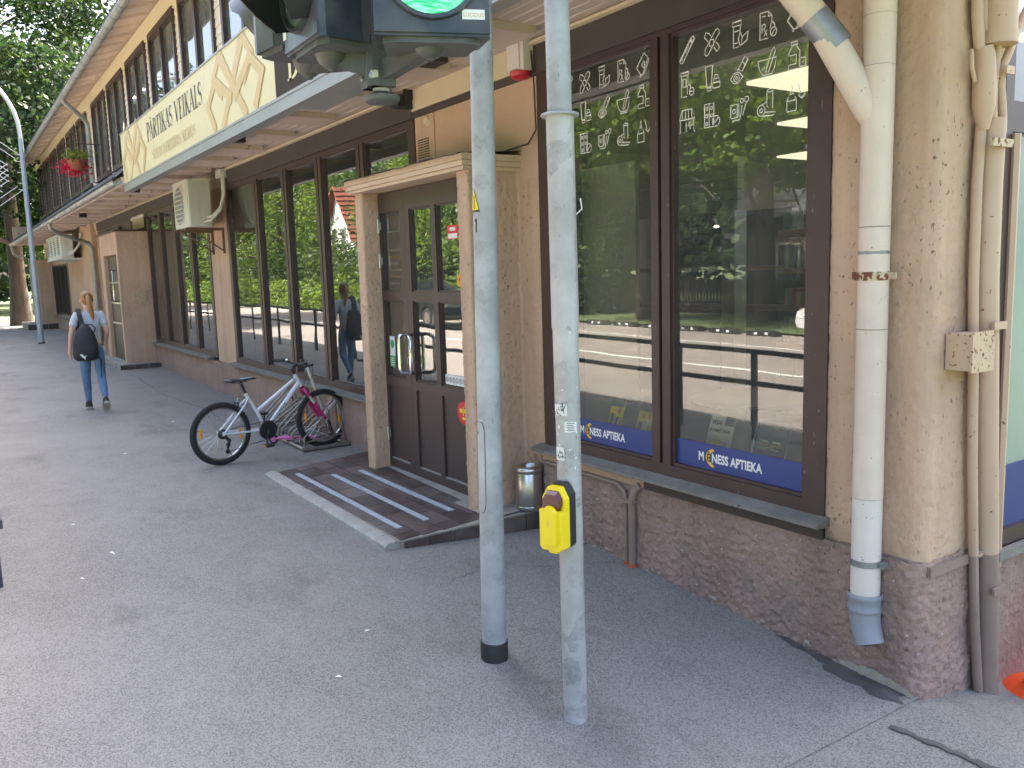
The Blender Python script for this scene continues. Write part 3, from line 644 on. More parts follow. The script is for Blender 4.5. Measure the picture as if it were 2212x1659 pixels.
# ------------------------------------------------------------------ flat print: lettering, icons, boards
def arc(cx, cy, rx, ry, a0, a1, n=10): return [(cx+rx*math.cos(R_(a0+(a1-a0)*i/n)), cy+ry*math.sin(R_(a0+(a1-a0)*i/n))) for i in range(n+1)]
TH, TN, SF = .135, .035, .035
def sw_(n, a, b): return [a+(b-a)*math.sin(math.pi*i/(n-1)) for i in range(n)]
def serif(x, y, w=.30): return ([(x-w/2,y),(x+w/2,y)], SF)
def bowl(x0, y0, y1, rx):
    p = [(x0, y1-.02)] + arc(x0+.08, (y0+y1)/2, rx, (y1-y0)/2-.02, 90, -90, 12) + [(x0, y0+.02)]
    return (p, [TN]+sw_(13, TN, TH)+[TN])
GL = {
 'P': (.56, [([(.16,0),(.16,1)],TH), serif(.16,.018), serif(.13,.982,.24), bowl(.16,.46,1.0,.36)]),
 'R': (.66, [([(.16,0),(.16,1)],TH), serif(.16,.018), serif(.13,.982,.24), bowl(.16,.48,1.0,.33), ([(.30,.50),(.64,.0)],TH), serif(.62,.018,.14)]),
 'B': (.60, [([(.16,0),(.16,1)],TH), serif(.13,.018,.24), serif(.13,.982,.24), bowl(.16,.52,1.0,.30), bowl(.16,.0,.55,.36)]),
 'A': (.70, [([(.07,0),(.36,1)],TN+.01), ([(.34,1),(.62,0)],TH), ([(.17,.34),(.52,.34)],TN), serif(.07,.018,.2), serif(.62,.018,.24)]),
 'V': (.70, [([(.08,1),(.36,0)],TH), ([(.36,0),(.63,1)],TN+.01), serif(.08,.982,.26), serif(.63,.982,.2)]),
 'T': (.62, [([(.31,0),(.31,1)],TH), ([(.02,.975),(.60,.975)],.05), ([(.035,.98),(.035,.78)],SF), ([(.585,.98),(.585,.78)],SF), serif(.31,.018)]),
 'I': (.32, [([(.16,0),(.16,1)],TH), serif(.16,.018,.28), serif(.16,.982,.28)]),
 'K': (.68, [([(.16,0),(.16,1)],TH), serif(.16,.018,.28), serif(.16,.982,.28), ([(.20,.42),(.56,.98)],TN+.01), ([(.30,.56),(.62,0)],TH), serif(.54,.982,.2), serif(.62,.018,.18)]),
 'S': (.50, [(arc(.25,.74,.19,.23,25,90,5)+arc(.25,.74,.19,.23,95,250,8)+arc(.25,.27,.20,.25,70,-90,8)+arc(.25,.27,.20,.25,-95,-160,5), [TN]*4+[TN+.02]*3+[.07,.09,.11,.13,.13,.13]+[.13,.13,.12,.11,.10,.08,.06]+[TN]*10), ([(.425,.78),(.425,.97)],SF), ([(.06,.22),(.06,.03)],SF)]),
 'E': (.56, [([(.16,0),(.16,1)],TH), ([(.04,.022),(.50,.022)],.045), ([(.04,.978),(.48,.978)],.045), ([(.16,.52),(.40,.52)],TN), ([(.485,.0),(.51,.2)],SF), ([(.47,1),(.47,.82)],SF), ([(.40,.43),(.40,.61)],SF)]),
 'L': (.52, [([(.16,0),(.16,1)],TH), ([(.04,.022),(.48,.022)],.045), serif(.16,.982,.28), ([(.465,.0),(.49,.22)],SF)]),
 'N': (.74, [([(.12,0),(.12,1)],TN+.01), ([(.10,1),(.62,0)],TH), ([(.62,0),(.62,1)],TN+.01), serif(.12,.018,.24), serif(.62,.982,.24), serif(.08,.982,.16)]),
 'U': (.70, [([(.14,1),(.14,.30)]+arc(.36,.30,.22,.28,180,360,10)+[(.58,.30),(.58,1)], [TH,TH]+[TH-.008*i for i in range(11)]+[TN+.01,TN+.01]), serif(.14,.982,.26), serif(.58,.982,.22)]),
 ' ': (.34, []), '-': (0, [([(-.42,1.14),(-.12,1.14)],.05)])}
MAC = {'Ā':'A','Ē':'E','Ī':'I','Ū':'U'}
def serif_text(s, P, h, track=.06):
    """P(u,v) -> 3D; returns a mesh builder and the width"""
    mb = MB(); x = 0
    for ch in s:
        base = MAC.get(ch, ch); wd, st = GL[base]
        for pts, ww in st:
            q = [((x+a)*h, c*h) for a, c in pts]
            mb.ribbon(q, [k*h for k in ww] if hasattr(ww, '__len__') else ww*h, P)
        if ch in MAC: mb.ribbon([((x+wd/2-.16)*h, 1.13*h), ((x+wd/2+.16)*h, 1.13*h)], .055*h, P)
        x += wd + track
    return mb, x*h
def sans(s, size, bold=0., shear=0., align='LEFT'):
    """built-in font, turned into a flat mesh in the XY plane"""
    cu = bpy.data.curves.new('txt', 'FONT'); cu.body = s; cu.size = size; cu.offset = bold; cu.shear = shear; cu.align_x = align; cu.fill_mode = 'FRONT'
    cu.resolution_u = 3
    o = bpy.data.objects.new('txt', cu); col.objects.link(o); dg = bpy.context.evaluated_depsgraph_get()
    me = bpy.data.meshes.new_from_object(o.evaluated_get(dg)); bpy.data.objects.remove(o); return me
def place_text(me, name, m, Mx, parent, sx=1.):
    me.transform(Mx @ Matrix.Diagonal((sx, 1, 1, 1))); me.materials.clear(); me.materials.append(m); me.name = name
    return link(name, me, parent)
def facing_street(x, y, z): return Matrix(((1,0,0,x),(0,0,-1,y),(0,1,0,z),(0,0,0,1)))     # reads left to right seen from -Y

# ---- shop fascia sign
M['sign_y'] = mat('sign_yellow', (.64,.575,.33), .45, var=.02)
M['sign_b'] = mat('sign_brown', (.045,.036,.030), .75, var=.06, spec=.2)
M['tan'] = mat('sign_tan', (.56,.42,.20), .5, var=.03)
M['tan2'] = mat('sign_pale_tan', (.62,.50,.24), .5, var=.03)
M['ink'] = mat('sign_ink', (.05,.045,.03), .5, var=0)
M['alu'] = mat('sign_aluminium', (.30,.31,.315), .4, .4, var=.1)
SG = thing('fascia_sign', 'long yellow and brown shop sign lettered PĀRTIKAS VEIKALS along the canopy edge', 'sign', (-10,-1.0,3.2))
MB().box(-13.85,-9.112,-1.0,-.90,3.205,3.9).build('sign_panel', M['sign_y'], SG)
MB().box(-9.108,-6.96,-1.0,-.90,3.205,3.9).build('sign_panel', M['sign_y'], SG)
MB().box(-6.955,-1.6,-1.0,-.90,3.205,3.9).build('sign_panel', M['sign_b'], SG)
MB().box(-13.87,-1.6,-1.012,-.985,3.185,3.207).box(-13.87,-1.6,-1.004,-.99,3.09,3.185).box(-13.87,-1.6,-.99,-.90,3.09,3.10).box(-13.87,-1.6,-1.012,-.9,3.9,3.915).build('sign_rail', M['alu'], SG)
YS = -1.004
def jumis(u0, v0, w_, h_, m):
    mb = MB(); P = lambda a, c: (u0+a*w_, YS, v0+c*h_)
    for k, s1 in enumerate(([(.32,.42),(.17,.72),(.30,1.0),(.50,.50),(.71,-.02)], [(.52,.30),(.80,.68),(.97,.40),(.84,.0)])):
        for fl in (1, -1):
            q = [((a if fl > 0 else 1-a)*w_, c*h_) for a, c in s1]
            mb.ribbon(q, .105, lambda a, c, f=fl, e=k: (u0+a, YS-.001*(f > 0)-.002*e, v0+c))
    mb.build('emblem', m, SG)
jumis(-13.82, 3.22, 1.70, .66, M['tan']); jumis(-9.05, 3.22, 1.85, .66, M['tan'])
t1, wd = serif_text('PĀRTIKAS VEIKALS', lambda a, c: (a, YS, c), .23)
k = 2.80/wd; t1.v = [(-11.98+p[0]*k, p[1], 3.55+p[2]) for p in t1.v]; t1.build('lettering', M['ink'], SG)
t2, wd = serif_text('SENAS VĒRTĪBAS NERŪS', lambda a, c: (a, YS, c), .115)
k = 2.20/wd; t2.v = [(-11.74+p[0]*k, p[1], 3.30+p[2]) for p in t2.v]; t2.build('lettering', M['tan'], SG)
t3, wd = serif_text('B', lambda a, c: (a, YS, c), .40); t3.v = [(-6.66+p[0], p[1], 3.285+p[2]) for p in t3.v]; t3.build('lettering', M['sign_y'], SG)
LB = MB().box(-6.70,-4.4,-.90,-.70,3.10,3.235).build('canopy_light_box', M['alu']); tag(LB, 'grey metal lamp housing under the canopy behind the brown sign', 'lamp housing')

# ---- pharmacy window film: blue band, name, icons (on the outside of the panes)
M['blue'] = mat('blue_film', (.030,.055,.215), .35, var=.02)
M['moon'] = mat('moon_yellow', (.85,.50,.03), .4, var=.02)
YG = -.012 + .034 - .003
for i, (p, q, pane) in enumerate(P1_):
    bd = quad_y(p-.0, q+.0, .675, .822, YG+.0005).build('blue_band', M['blue'], W1)
    off = -3.325 if i else -4.385
    Pm = lambda a, c, o=off: (o+a, YG-.002, .725+c)
    me = sans('M', .068, .0022); place_text(me, 'lettering', M['pgloss'], facing_street(off, YG-.002, .725), W1, .82)
    me = sans('NESS APTIEKA', .068, .0022); place_text(me, 'lettering', M['pgloss'], facing_street(off+.098, YG-.002, .725), W1, .80)
    mo = MB(); aa = arc(.118,.022,.062,.052,100,260,14); bb = arc(.134,.022,.05,.044,255,105,14)
    mo.add([Pm(*q_) for q_ in aa+bb], [tuple(range(30))]); mo.build('moon_emblem', M['moon'], W1)
    me = sans('Ē', .058, .0012); place_text(me, 'lettering', M['ink'], facing_street(off+.064, YG-.004, .725), W1, .8)
def rect(x0, y0, x1, y1): return [(x0,y0),(x1,y0),(x1,y1),(x0,y1),(x0,y0)]
def circ(x, y, r, n=14): return arc(x, y, r, r, 0, 360, n)
ICON = [
 [[(.15,.05),(.08,.15),(.75,.92),(.88,.96),(.93,.85),(.25,.06),(.15,.05)],[(.40,.42),(.62,.66)],circ(.76,.80,.05,8),[(.2,.15),(.28,.23)]],
 [[(.12,.12)]+arc(.22,.20,.13,.13,225,315,4)+[(.85,.72)]+arc(.78,.80,.13,.13,-45,135,8)+[(.14,.32),(.12,.12)],[(.62,.30),(.78,.12),(.92,.22),(.86,.34),(.74,.46)],[(.28,.58),(.10,.74),(.16,.92),(.34,.86),(.46,.74)],rect(.38,.38,.6,.6)],
 [rect(.15,.80,.60,.95),[(.2,.80),(.2,.05),(.5,.05)],[(.55,.80),(.55,.62)],[(.2,.62),(.55,.62)],[(.2,.2),(.42,.2)],[(.55,.08),(.45,.30),(.55,.58),(.66,.34),(.58,.08),(.9,.20),(.95,.50),(.68,.38)]],
 [[(.15,.95),(.15,.05),(.55,.05)],[(.15,.95),(.55,.95),(.72,.78),(.72,.55)],[(.55,.95),(.55,.78),(.72,.78)],[(.25,.82),(.42,.82)],[(.25,.26),(.25,.55),(.38,.55),(.42,.47),(.36,.40),(.25,.40)],[(.33,.40),(.50,.14)],[(.50,.34),(.34,.14)],circ(.80,.22,.15),[(.70,.12),(.90,.32)],[(.66,.35),(.66,.5),(.76,.55),(.84,.48),(.84,.37)]],
 [[(.60,.95),(.92,.62),(.60,.10),(.38,.08),(.10,.42),(.60,.95)],[(.85,.68),(.52,.12)],[(.45,.42),(.45,.52),(.52,.52),(.58,.62),(.66,.56),(.62,.48),(.66,.40),(.58,.34),(.52,.42),(.45,.42)],[(.30,.05),(.42,.0)]],
 [rect(.15,.85,.60,.97),[(.18,.85),(.18,.05),(.50,.05)],[(.56,.85),(.56,.55)],rect(.26,.42,.46,.72),circ(.78,.20,.14),[(.66,.22),(.90,.18)],[(.52,.12),(.52,.42),(.62,.50),(.70,.42),(.70,.34)]],
 [[(.15,.95),(.55,.95),(.48,.20),(.22,.20),(.15,.95)],rect(.24,.05,.46,.16),[(.56,.10),(.95,.10),(.95,.30),(.56,.30),(.56,.10)],[(.60,.30),(.62,.44),(.90,.44),(.92,.30)],[(.62,.44),(.68,.58),(.82,.56),(.88,.44)]],
 [[(.05,.25),(.25,.44),(.50,.44),(.70,.25),(.45,.06),(.25,.06),(.05,.25)],circ(.37,.25,.14),circ(.37,.25,.05,8),[(.45,.55),(.80,.95),(.95,.82),(.66,.44),(.45,.55)],[(.66,.78),(.80,.66)],[(.44,.48),(.40,.56)]],
 [[(.05,.62),(.95,.62),(.88,.30),(.75,.10),(.30,.10),(.15,.30),(.05,.62)],[(.28,.03),(.78,.03)],[(.45,.20),(.72,.88),(.84,.96),(.90,.84),(.58,.18),(.45,.20)]],
 [[(.28,.95),(.58,.95),(.58,.85),(.28,.85),(.28,.95)],[(.32,.85),(.32,.78),(.18,.62),(.18,.05),(.60,.05)],[(.54,.85),(.54,.78),(.68,.62),(.68,.40)],rect(.18,.22,.52,.52),rect(.68,.08,.95,.36),[(.78,.22),(.86,.22)]],
 [[(.05,.55),(.20,.92),(.80,.92),(.95,.55),(.05,.55)],[(.25,.92),(.20,.55)],[(.42,.92),(.40,.55)],[(.58,.92),(.60,.55)],[(.75,.92),(.80,.55)],[(.10,.55),(.10,.05),(.90,.05),(.90,.55)],[(.45,.05),(.45,.45)],[(.68,.15),(.68,.45)],[(.55,.30),(.82,.30)],[(.02,.05),(.98,.05)]],
 [rect(.10,.08,.62,.95),[(.36,.08),(.36,.95)],circ(.23,.78,.06,8),circ(.49,.78,.06,8),circ(.23,.50,.06,8),circ(.49,.50,.06,8),circ(.23,.22,.06,8),circ(.74,.26,.20),[(.60,.12),(.88,.40)]],
 [rect(.08,.22,.42,.70),[(.50,.72),(.50,.30),(.55,.22)],circ(.25,.46,.08,8),[(.15,.12),(.55,.12),(.60,.30),(.66,.62)],circ(.66,.78,.08,8),circ(.90,.80,.10,10),[(.88,.70),(.74,.36),(.70,.25)]],
 [circ(.24,.28,.19),circ(.24,.28,.07,8),[(.42,.20),(.95,.14),(.80,.04),(.24,.09)],[(.52,.92),(.52,.40),(.60,.34)],arc(.66,.92,.14,.05,0,360,12),[(.80,.92),(.80,.30)],[(.26,.47),(.52,.55)]],
 [rect(.12,.05,.55,.40),[(.12,.40),(.20,.55),(.48,.55),(.55,.40)],[(.18,.55),(.50,.55)],[(.24,.62),(.44,.62)],[(.28,.62),(.33,.95),(.40,.62)],[(.62,.92),(.74,.60),(.66,.52),(.76,.44),(.90,.48),(.96,.60)],[(.76,.44),(.86,.40)]],
]
for pane_i, xs0 in ((0, (-4.45,-4.275,-4.095,-3.92,-3.752)), (1, (-3.407,-3.23,-3.048,-2.875,-2.707))):
    for r_, zc in enumerate((2.917, 2.743, 2.556)):
        for c_ in range(5):
            mb = MB(); s_ = .135
            for pl_ in ICON[r_*5+c_]:
                mb.ribbon([((a-.5)*s_*.92, (d-.5)*s_) for a, d in pl_], .0046, lambda a, d, X=xs0[c_], Z=zc: (X+a, YG-.001, Z+d))
            mb.build('pharmacy_icon', M['pgloss'], W1)

# ---- pharmacy interior
def board(name, label, cat, pts, m, group=None, back=.006):
    """thin sheet through 4 points (bl, br, tr, tl)"""
    a, b_, c, d = [Vector(p) for p in pts]; n = (b_-a).cross(d-a).normalized()*back
    mb = MB().add([a, b_, c, d, a-n, b_-n, c-n, d-n], [(0,1,2,3),(7,6,5,4),(0,4,5,1),(1,5,6,2),(2,6,7,3),(3,7,4,0)])
    o = mb.build(name, m); tag(o, label, cat, group); return o
M['leaf_y'] = mat('leaflet_yellow', (.92,.82,.04), .5, var=.04); M['leaf_d'] = mat('leaflet_slate', (.07,.10,.115), .4, var=.1)
M['leaf_w'] = mat('leaflet_white', (.85,.9,.9), .5, var=.05); M['skin_print'] = mat('print_skin', (.62,.42,.28), .6, var=.2, vs=20)
def pm(p0, p1, t): return tuple(p0[i]+(p1[i]-p0[i])*t for i in range(3))
def on(pts, u_, v_, e=.004):
    a, b_, c, d = pts; p = pm(pm(a, b_, u_), pm(d, c, u_), v_); return (p[0], p[1]-e, p[2]+.002)
def patch(pts, u0, u1, v0, v1, m, parent, name='print', e=.004):
    o = MB().add([on(pts,u0,v0,e), on(pts,u1,v0,e), on(pts,u1,v1,e), on(pts,u0,v1,e)], [(0,1,2,3)]).build(name, m, parent); return o
def leaning(x0, x1, zt=.95, zb=.70, y0=.10, y1=.19, sk=0): return [(x0+sk,y0,zb),(x1+sk,y0,zb),(x1,y1,zt),(x0,y1,zt)]
q = leaning(-4.245,-4.12); lf = board('leaflet', 'yellow leaflet leaning in pharmacy window nearest the spangled pole', 'leaflet', q, M['leaf_y']); patch(q,0,1,.80,1,M['leaf_d'],lf); patch(q,.15,.38,.28,.62,M['leaf_d'],lf); patch(q,.6,.75,.3,.55,M['ink'],lf); patch(q,.76,.9,.3,.55,M['leaf_w'],lf); patch(q,.62,.82,.64,.76,M['amber'],lf)
q = leaning(-3.975,-3.845); lf = board('leaflet', 'yellow leaflet leaning in pharmacy window just left of the mullion', 'leaflet', q, M['leaf_y']); patch(q,0,1,.80,1,M['leaf_d'],lf); patch(q,.12,.4,.35,.55,M['ink'],lf); patch(q,.6,.85,.3,.62,M['leaf_w'],lf); patch(q,.3,.5,.64,.76,M['amber'],lf); patch(q,.7,.9,.62,.74,M['amber'],lf)
q = leaning(-3.385,-3.205); lf = board('leaflet', 'pale leaflet reading VISAI KOSMĒTIKAI leaning behind the pharmacy glass', 'leaflet', q, M['leaf_w'])
patch(q,.62,1,.80,1,M['leaf_d'],lf); patch(q,.25,.62,.28,.50,M['leaf_y'],lf)
bd = patch(q,.60,.85,.0,.45,M['skin_print'],lf)
def lean_mat(q, u_, v_):
    o = Vector(on(q,u_,v_,.006)); ux = (Vector(q[1])-Vector(q[0])).normalized(); uy = (Vector(q[3])-Vector(q[0])).normalized(); n = ux.cross(uy)
    return Matrix(((ux.x,uy.x,n.x,o.x),(ux.y,uy.y,n.y,o.y),(ux.z,uy.z,n.z,o.z),(0,0,0,1)))
place_text(sans('VISAI', .034, .001), 'lettering', M['ink'], lean_mat(q,.10,.80), lf); place_text(sans('KOSMĒTIKAI', .026, .001), 'lettering', M['ink'], lean_mat(q,.08,.64), lf)
q = leaning(-3.04,-2.84,.965,.69); lf = board('leaflet_stand', 'clear acrylic stand with slate leaflet and yellow -20% square', 'leaflet', q, M['leaf_d'])
patch(q,.38,.66,.08,.36,M['leaf_y'],lf); place_text(sans('-20%', .036, .0012), 'lettering', M['ink'], lean_mat(q,.39,.15), lf)
place_text(sans('M NESS', .02, .0005), 'lettering', M['leaf_w'], lean_mat(q,.36,.86), lf)
for k, (u0, u1) in enumerate(((.12,.45),(.5,.85))):
    patch(q,u0+.06,u1-.04,.60,.635,M['leaf_w'],lf); patch(q,u0,u1,.53,.57,M['tan'],lf); patch(q,u0,u1,.46,.50,M['leaf_w'],lf)
for k in (-3.05,-2.832): MB().tube([(k,.095,.69),(k,.19,.97)], .004, 5).build('acrylic_edge', M['chrome'], lf)
M['grey_board'] = mat('grey_green_board', (.34,.35,.29), .8, var=.03)
o = MB().box(-4.68,-4.14,.30,.33,.22,2.45).build('display_board', M['grey_board']); tag(o, 'plain grey-green board standing behind the left pharmacy pane', 'board')
tb = thing('bistro_table', 'round white high table with a thin leg inside the pharmacy window', 'table', (-3.80,1.0,.22))
M['white_lam'] = mat('white_laminate', (.62,.62,.58), .4, var=.02)
MB().lathe([(0,.925),(.37,.925),(.39,.915),(.39,.895),(.37,.885),(0,.885)], (-3.80,1.0,0), 32).build('table_top', M['white_lam'], tb, True)
MB().tube([(-3.80,1.0,.24),(-3.80,1.0,.885)], .016, 8).build('leg', M['chrome'], tb); MB().lathe([(0,.25),(.2,.245),(.21,.225),(0,.22)], (-3.8,1,0), 24).build('base', M['chrome'], tb)
dsp = thing('wall_recess', 'white framed wall recess with dark back behind the pharmacy round table', 'shop fitting', (-5.4,2.1,.22))
for k in range(5): MB().box(-7.2,-4.85,2.02,2.10,2.22+.085*k,2.30+.085*k).build('plank', M['wall_in'], dsp)
MB().box(-5.0,-4.86,2.0,2.14,.22,2.22).build('post', M['ac_far'], dsp)
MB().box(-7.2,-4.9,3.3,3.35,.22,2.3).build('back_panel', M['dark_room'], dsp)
M['wood'] = mat('warm_wood', (.24,.14,.065), .55, var=.15, vs=3, stretch=(1,8,8))
for z in (1.35, 1.72): MB().box(-7.1,-5.02,2.9,3.28,z,z+.04).build('shelf', M['wood'], dsp)
pack = [mat('pack_%d' % i, c, .5, var=.1, vs=9) for i, c in enumerate(((.55,.56,.55),(.12,.22,.22),(.50,.12,.10),(.62,.52,.30),(.10,.10,.12),(.32,.36,.30),(.45,.30,.25)))]
su = thing('product_shelf', 'tall wooden-edged shelf of small packages deep inside the pharmacy', 'shelf', (-4.2,2.7,.22))
MB().box(-4.84,-3.2,2.92,2.95,.22,2.35).build('back_panel', M['grey_board'], su)
for k in range(6):
    z = .45 + .31*k
    MB().box(-4.84,-3.2,2.5,2.92,z,z+.05).build('shelf', M['wood'], su)
    x = -4.82
    while x < -3.25:
        wd = rng.uniform(.035,.085); h = rng.uniform(.10,.21)
        if rng.random() < .9: MB().box(x, x+wd-.006, 2.54+rng.uniform(0,.04), 2.75, z+.051, z+.051+h).build('package', rng.choice(pack), su)
        x += wd
M['lamp_panel'] = emis('ceiling_and_fill_panel', (1.0,.86,.62), .22)
for k, (x, y) in enumerate(((-4.5,1.72),(-5.66,3.47),(-7.42,5.6),(-2.85,1.0),(-2.85,2.2),(-2.85,3.4),(-2.85,4.6))):  # last four panels are added out of view to brighten the interior
    o = MB().box(x, x+.6, y, y+.62, 3.095, 3.118).build('ceiling_or_fill_light', M['lamp_panel'])
    tag(o, ['lit square ceiling panel nearest the pharmacy glass','lit ceiling panel in the second row inside the pharmacy','lit ceiling panel farthest back inside the pharmacy','first added fill-light panel out of view by the pharmacy side wall','second added fill-light panel out of view by the pharmacy side wall','third added fill-light panel out of view by the pharmacy side wall','last added fill-light panel out of view by the pharmacy side wall'][k], 'ceiling light', 'pharmacy ceiling lights')
M['bulb'] = emis('warm_spot', (1.0,.62,.25), 4)
for k, (x, y, z) in enumerate(((-5.62,2.6,2.13),)):
    o = MB().lathe([(0,.012),(.02,.008),(.022,-.006),(0,-.01)], (x,y,z), 10).build('spot_lamp', M['bulb']); tag(o, ['warm spot lamp high in the dark pharmacy recess','warm spot lamp beside the white post in the pharmacy','warm lamp over the wooden shelf in the pharmacy'][k], 'lamp')
# ---- leaflets on the door glass
def sticker(name, label, x0, x1, z0, z1, y, m, cat='sticker'):
    o = MB().box(x0,x1,y-.001,y,z0,z1).build(name, m); tag(o, label, cat); return o
M['st_green'] = mat('sticker_green', (.05,.34,.10), .5, var=.03); M['st_white'] = mat('sticker_white', (.72,.74,.72), .5, var=.03); M['st_red'] = mat('sticker_red', (.62,.03,.03), .45, var=.03)
o = sticker('sticker', 'tall green and white notice on the lower left door pane', -6.675,-6.575,1.0,1.265,-.240, M['st_white']); MB().box(-6.675,-6.575,-.2425,-.2415,1.0,1.10).build('green_field', M['st_green'], o); MB().lathe([(0,-.2425),(.036,-.2425)], (-6.625,0,1.20), 18, 'y').build('round_mark', M['st_green'], o)
for k in range(4): MB().box(-6.668,-6.60+.01*(k%2),-.2435,-.243,1.018+.019*k,1.026+.019*k).build('print_line', M['st_white'], o)
o = MB().lathe([(0,-.2636),(.085,-.2636),(.086,-.262)], (-5.425,0,.755), 28, 'y').build('sticker', M['st_red']); tag(o, 'round red sticker with yellow lettering on the lower right door panel', 'sticker')
M['st_yel'] = mat('sticker_yellow', (.80,.62,.03), .5, var=.02)
for k, (x0, x1, z0, z1) in enumerate(((-5.475,-5.435,.755,.785),(-5.428,-5.418,.735,.80),(-5.41,-5.375,.755,.785),(-5.44,-5.395,.705,.722))): MB().box(x0,x1,-.2646,-.2638,z0,z1).build('print_mark', M['st_yel'], o)
o = sticker('sticker', 'red and white notice on the upper right door pane', -5.60,-5.44,2.03,2.13,-.240, M['st_red']); MB().box(-5.585,-5.455,-.2425,-.2415,2.035,2.07).build('white_strip', M['st_white'], o); MB().box(-5.56,-5.48,-.2425,-.2415,2.09,2.115).build('white_strip', M['st_white'], o)
o = sticker('sticker', 'small orange warning square low on the upper right door pane', -5.475,-5.41,1.685,1.775,-.240, M['amber']); MB().add([(-5.455,-.2425,1.72),(-5.43,-.2425,1.735),(-5.45,-.2425,1.75)],[(0,1,2)]).build('print_mark', M['ink'], o)
o = sticker('sticker', 'white strip of black round pictograms on the lower right door pane', -5.715,-5.41,.945,1.02,-.240, M['st_white'])
for k in range(6): MB().lathe([(.017,-.2425),(.021,-.2425)], (-5.685+.05*k,0,.982), 12, 'y').box(-5.688+.05*k,-5.682+.05*k,-.2425,-.242,.972,.994).build('pictogram', M['ink'], o)
o = sticker('poster', 'framed price notice hanging in the upper left door pane', -6.64,-6.40,1.66,2.13,-.228, M['leaf_d'], 'poster')
for k in range(6): MB().box(-6.62,-6.45+.02*(k%3),-.2305,-.229,1.70+.055*k,1.72+.055*k).build('print_line', [M['st_white'],M['st_yel']][k%3==1], o)
for a in ((-6.645,-6.395,2.13,2.142),(-6.645,-6.395,1.655,1.665),(-6.645,-6.637,1.665,2.13),(-6.403,-6.395,1.665,2.13)): MB().box(a[0],a[1],-.2305,-.226,a[2],a[3]).build('frame', M['st_white'], o)
# ------------------------------------------------------------------ tiled ramp at the entrance
RP = thing('entrance_ramp', 'brown tiled entrance ramp with grey anti-slip strips and concrete edge', 'ramp', (-6.2,-.7,0))
rzf = lambda y: .062 + (y + 1.08)*.078
b = MB(); X0, X1 = -7.42, -4.73
b.add([(X0,-1.05,-.1),(X1-.21,-1.05,-.1),(X1,0,-.1),(X0,0,-.1),(X0,-1.05,rzf(-1.05)-.004),(X1-.21,-1.05,rzf(-1.05)-.004),(X1,0,rzf(0)-.004),(X0,0,rzf(0)-.004)],[(4,5,6,7),(0,1,5,4),(1,2,6,5),(3,0,4,7)])
b.build('base', M['grout'], RP)
tm = [mat('brown_tile_%d' % i, (.088*f, .062*f, .055*f), .40, var=.3, vs=6, bump=.08, bs=50, stain=((.20,.175,.155), 2.2, .6)) for i, f in enumerate((.75,1.0,1.25,1.5))]
ty = .148; tx = .296; y = -1.045; r_ = 0
while y < -.25:
    x = X0 + .004 - (tx/2 if r_ % 2 else 0)
    while x < X1 - .06:
        a0, a1 = max(x, X0+.004), min(x+tx-.006, X1-.215-.0+.13*(y+1.05)/1.05)
        if a1-a0 > .03 and not (a0 > -6.9 and a1 < -5.0 and y > -.30):
            d = rng.uniform(0,.0025); y2 = y+ty-.006
            MB().add([(a0,y,rzf(y)+d),(a1,y,rzf(y)+d),(a1,y2,rzf(y2)+d),(a0,y2,rzf(y2)+d),(a0,y,rzf(y)-.006),(a1,y,rzf(y)-.006),(a1,y2,rzf(y2)-.006),(a0,y2,rzf(y2)-.006)],
                     [(0,1,2,3),(0,4,5,1),(1,5,6,2),(2,6,7,3),(3,7,4,0)]).build('tile', rng.choice(tm), RP)
        x += tx
    y += ty; r_ += 1
y = -1.03; k = 0                               # riser tiles on the side
while y < -.03:
    y2 = min(y+.17, -.02); xa = X1-.21+.21*(y+1.05)/1.05+.004; xb = X1-.21+.21*(y2+1.05)/1.05+.004
    zb = gz(X1)-.03
    MB().add([(xa,y,zb),(xb,y2-.007,zb),(xb,y2-.007,rzf(y2)-.012),(xa,y,rzf(y)-.012),(xa+.008,y,zb),(xb+.008,y2-.007,zb),(xb+.008,y2-.007,rzf(y2)-.012),(xa+.008,y,rzf(y)-.012)],[(4,5,6,7),(3,7,6,2),(0,4,7,3),(1,2,6,5)]).build('riser_tile', rng.choice(tm[:2]), RP)
    y += .17
M['platform'] = mat('dusty_cement', (.30,.275,.235), .9, var=.25, vs=5, bump=.3, bs=50)
MB().add([(-5.35,-.42,rzf(-.42)+.006),(-4.83,-.42,rzf(-.42)+.006),(-4.78,-.02,rzf(0)+.008),(-5.35,-.02,rzf(0)+.008)],[(0,1,2,3)]).build('cement_patch', M['platform'], RP)
MB().add([(-6.95,-.30,rzf(-.3)+.006),(-5.1,-.36,rzf(-.36)+.006),(-5.1,-.2,rzf(-.2)+.006),(-6.95,-.2,rzf(-.2)+.006)],[(0,1,2,3)]).build('cement_patch', M['platform'], RP)
M['strip'] = mat('antislip_strip', (.42,.46,.50), .8, var=.15, vs=20, bump=.3, bs=200)
for y, x0, x1 in ((-.52,-6.80,-5.20),(-.74,-6.88,-5.16),(-.95,-7.18,-5.16)):
    MB().box(x0,x1,y-.022,y+.022,rzf(y)+.002,rzf(y)+.009).build('antislip_strip', M['strip'], RP)
e = MB(); n = 40
prof = [(-1.16,-.05),(-1.155,.045),(-1.135,.062),(-1.075,.068),(-1.05,.06),(-1.05,-.05)]
for i in range(n+1):
    x = X0 - .03 + (X1-.21-X0+.02)*i/n; j = rng.uniform(-.0025,.0025)
    e.v += [(x, p[0]+j, p[1]+gz(x)*.6-.012+j*.6) for p in prof]
m_ = len(prof)
for i in range(n):
    for k in range(m_-1): e.f.append((i*m_+k, (i+1)*m_+k, (i+1)*m_+k+1, i*m_+k+1)); e.m.append(0)
e.f += [tuple(range(m_)), tuple(range(n*m_+m_-1, n*m_-1, -1))]; e.m += [0, 0]
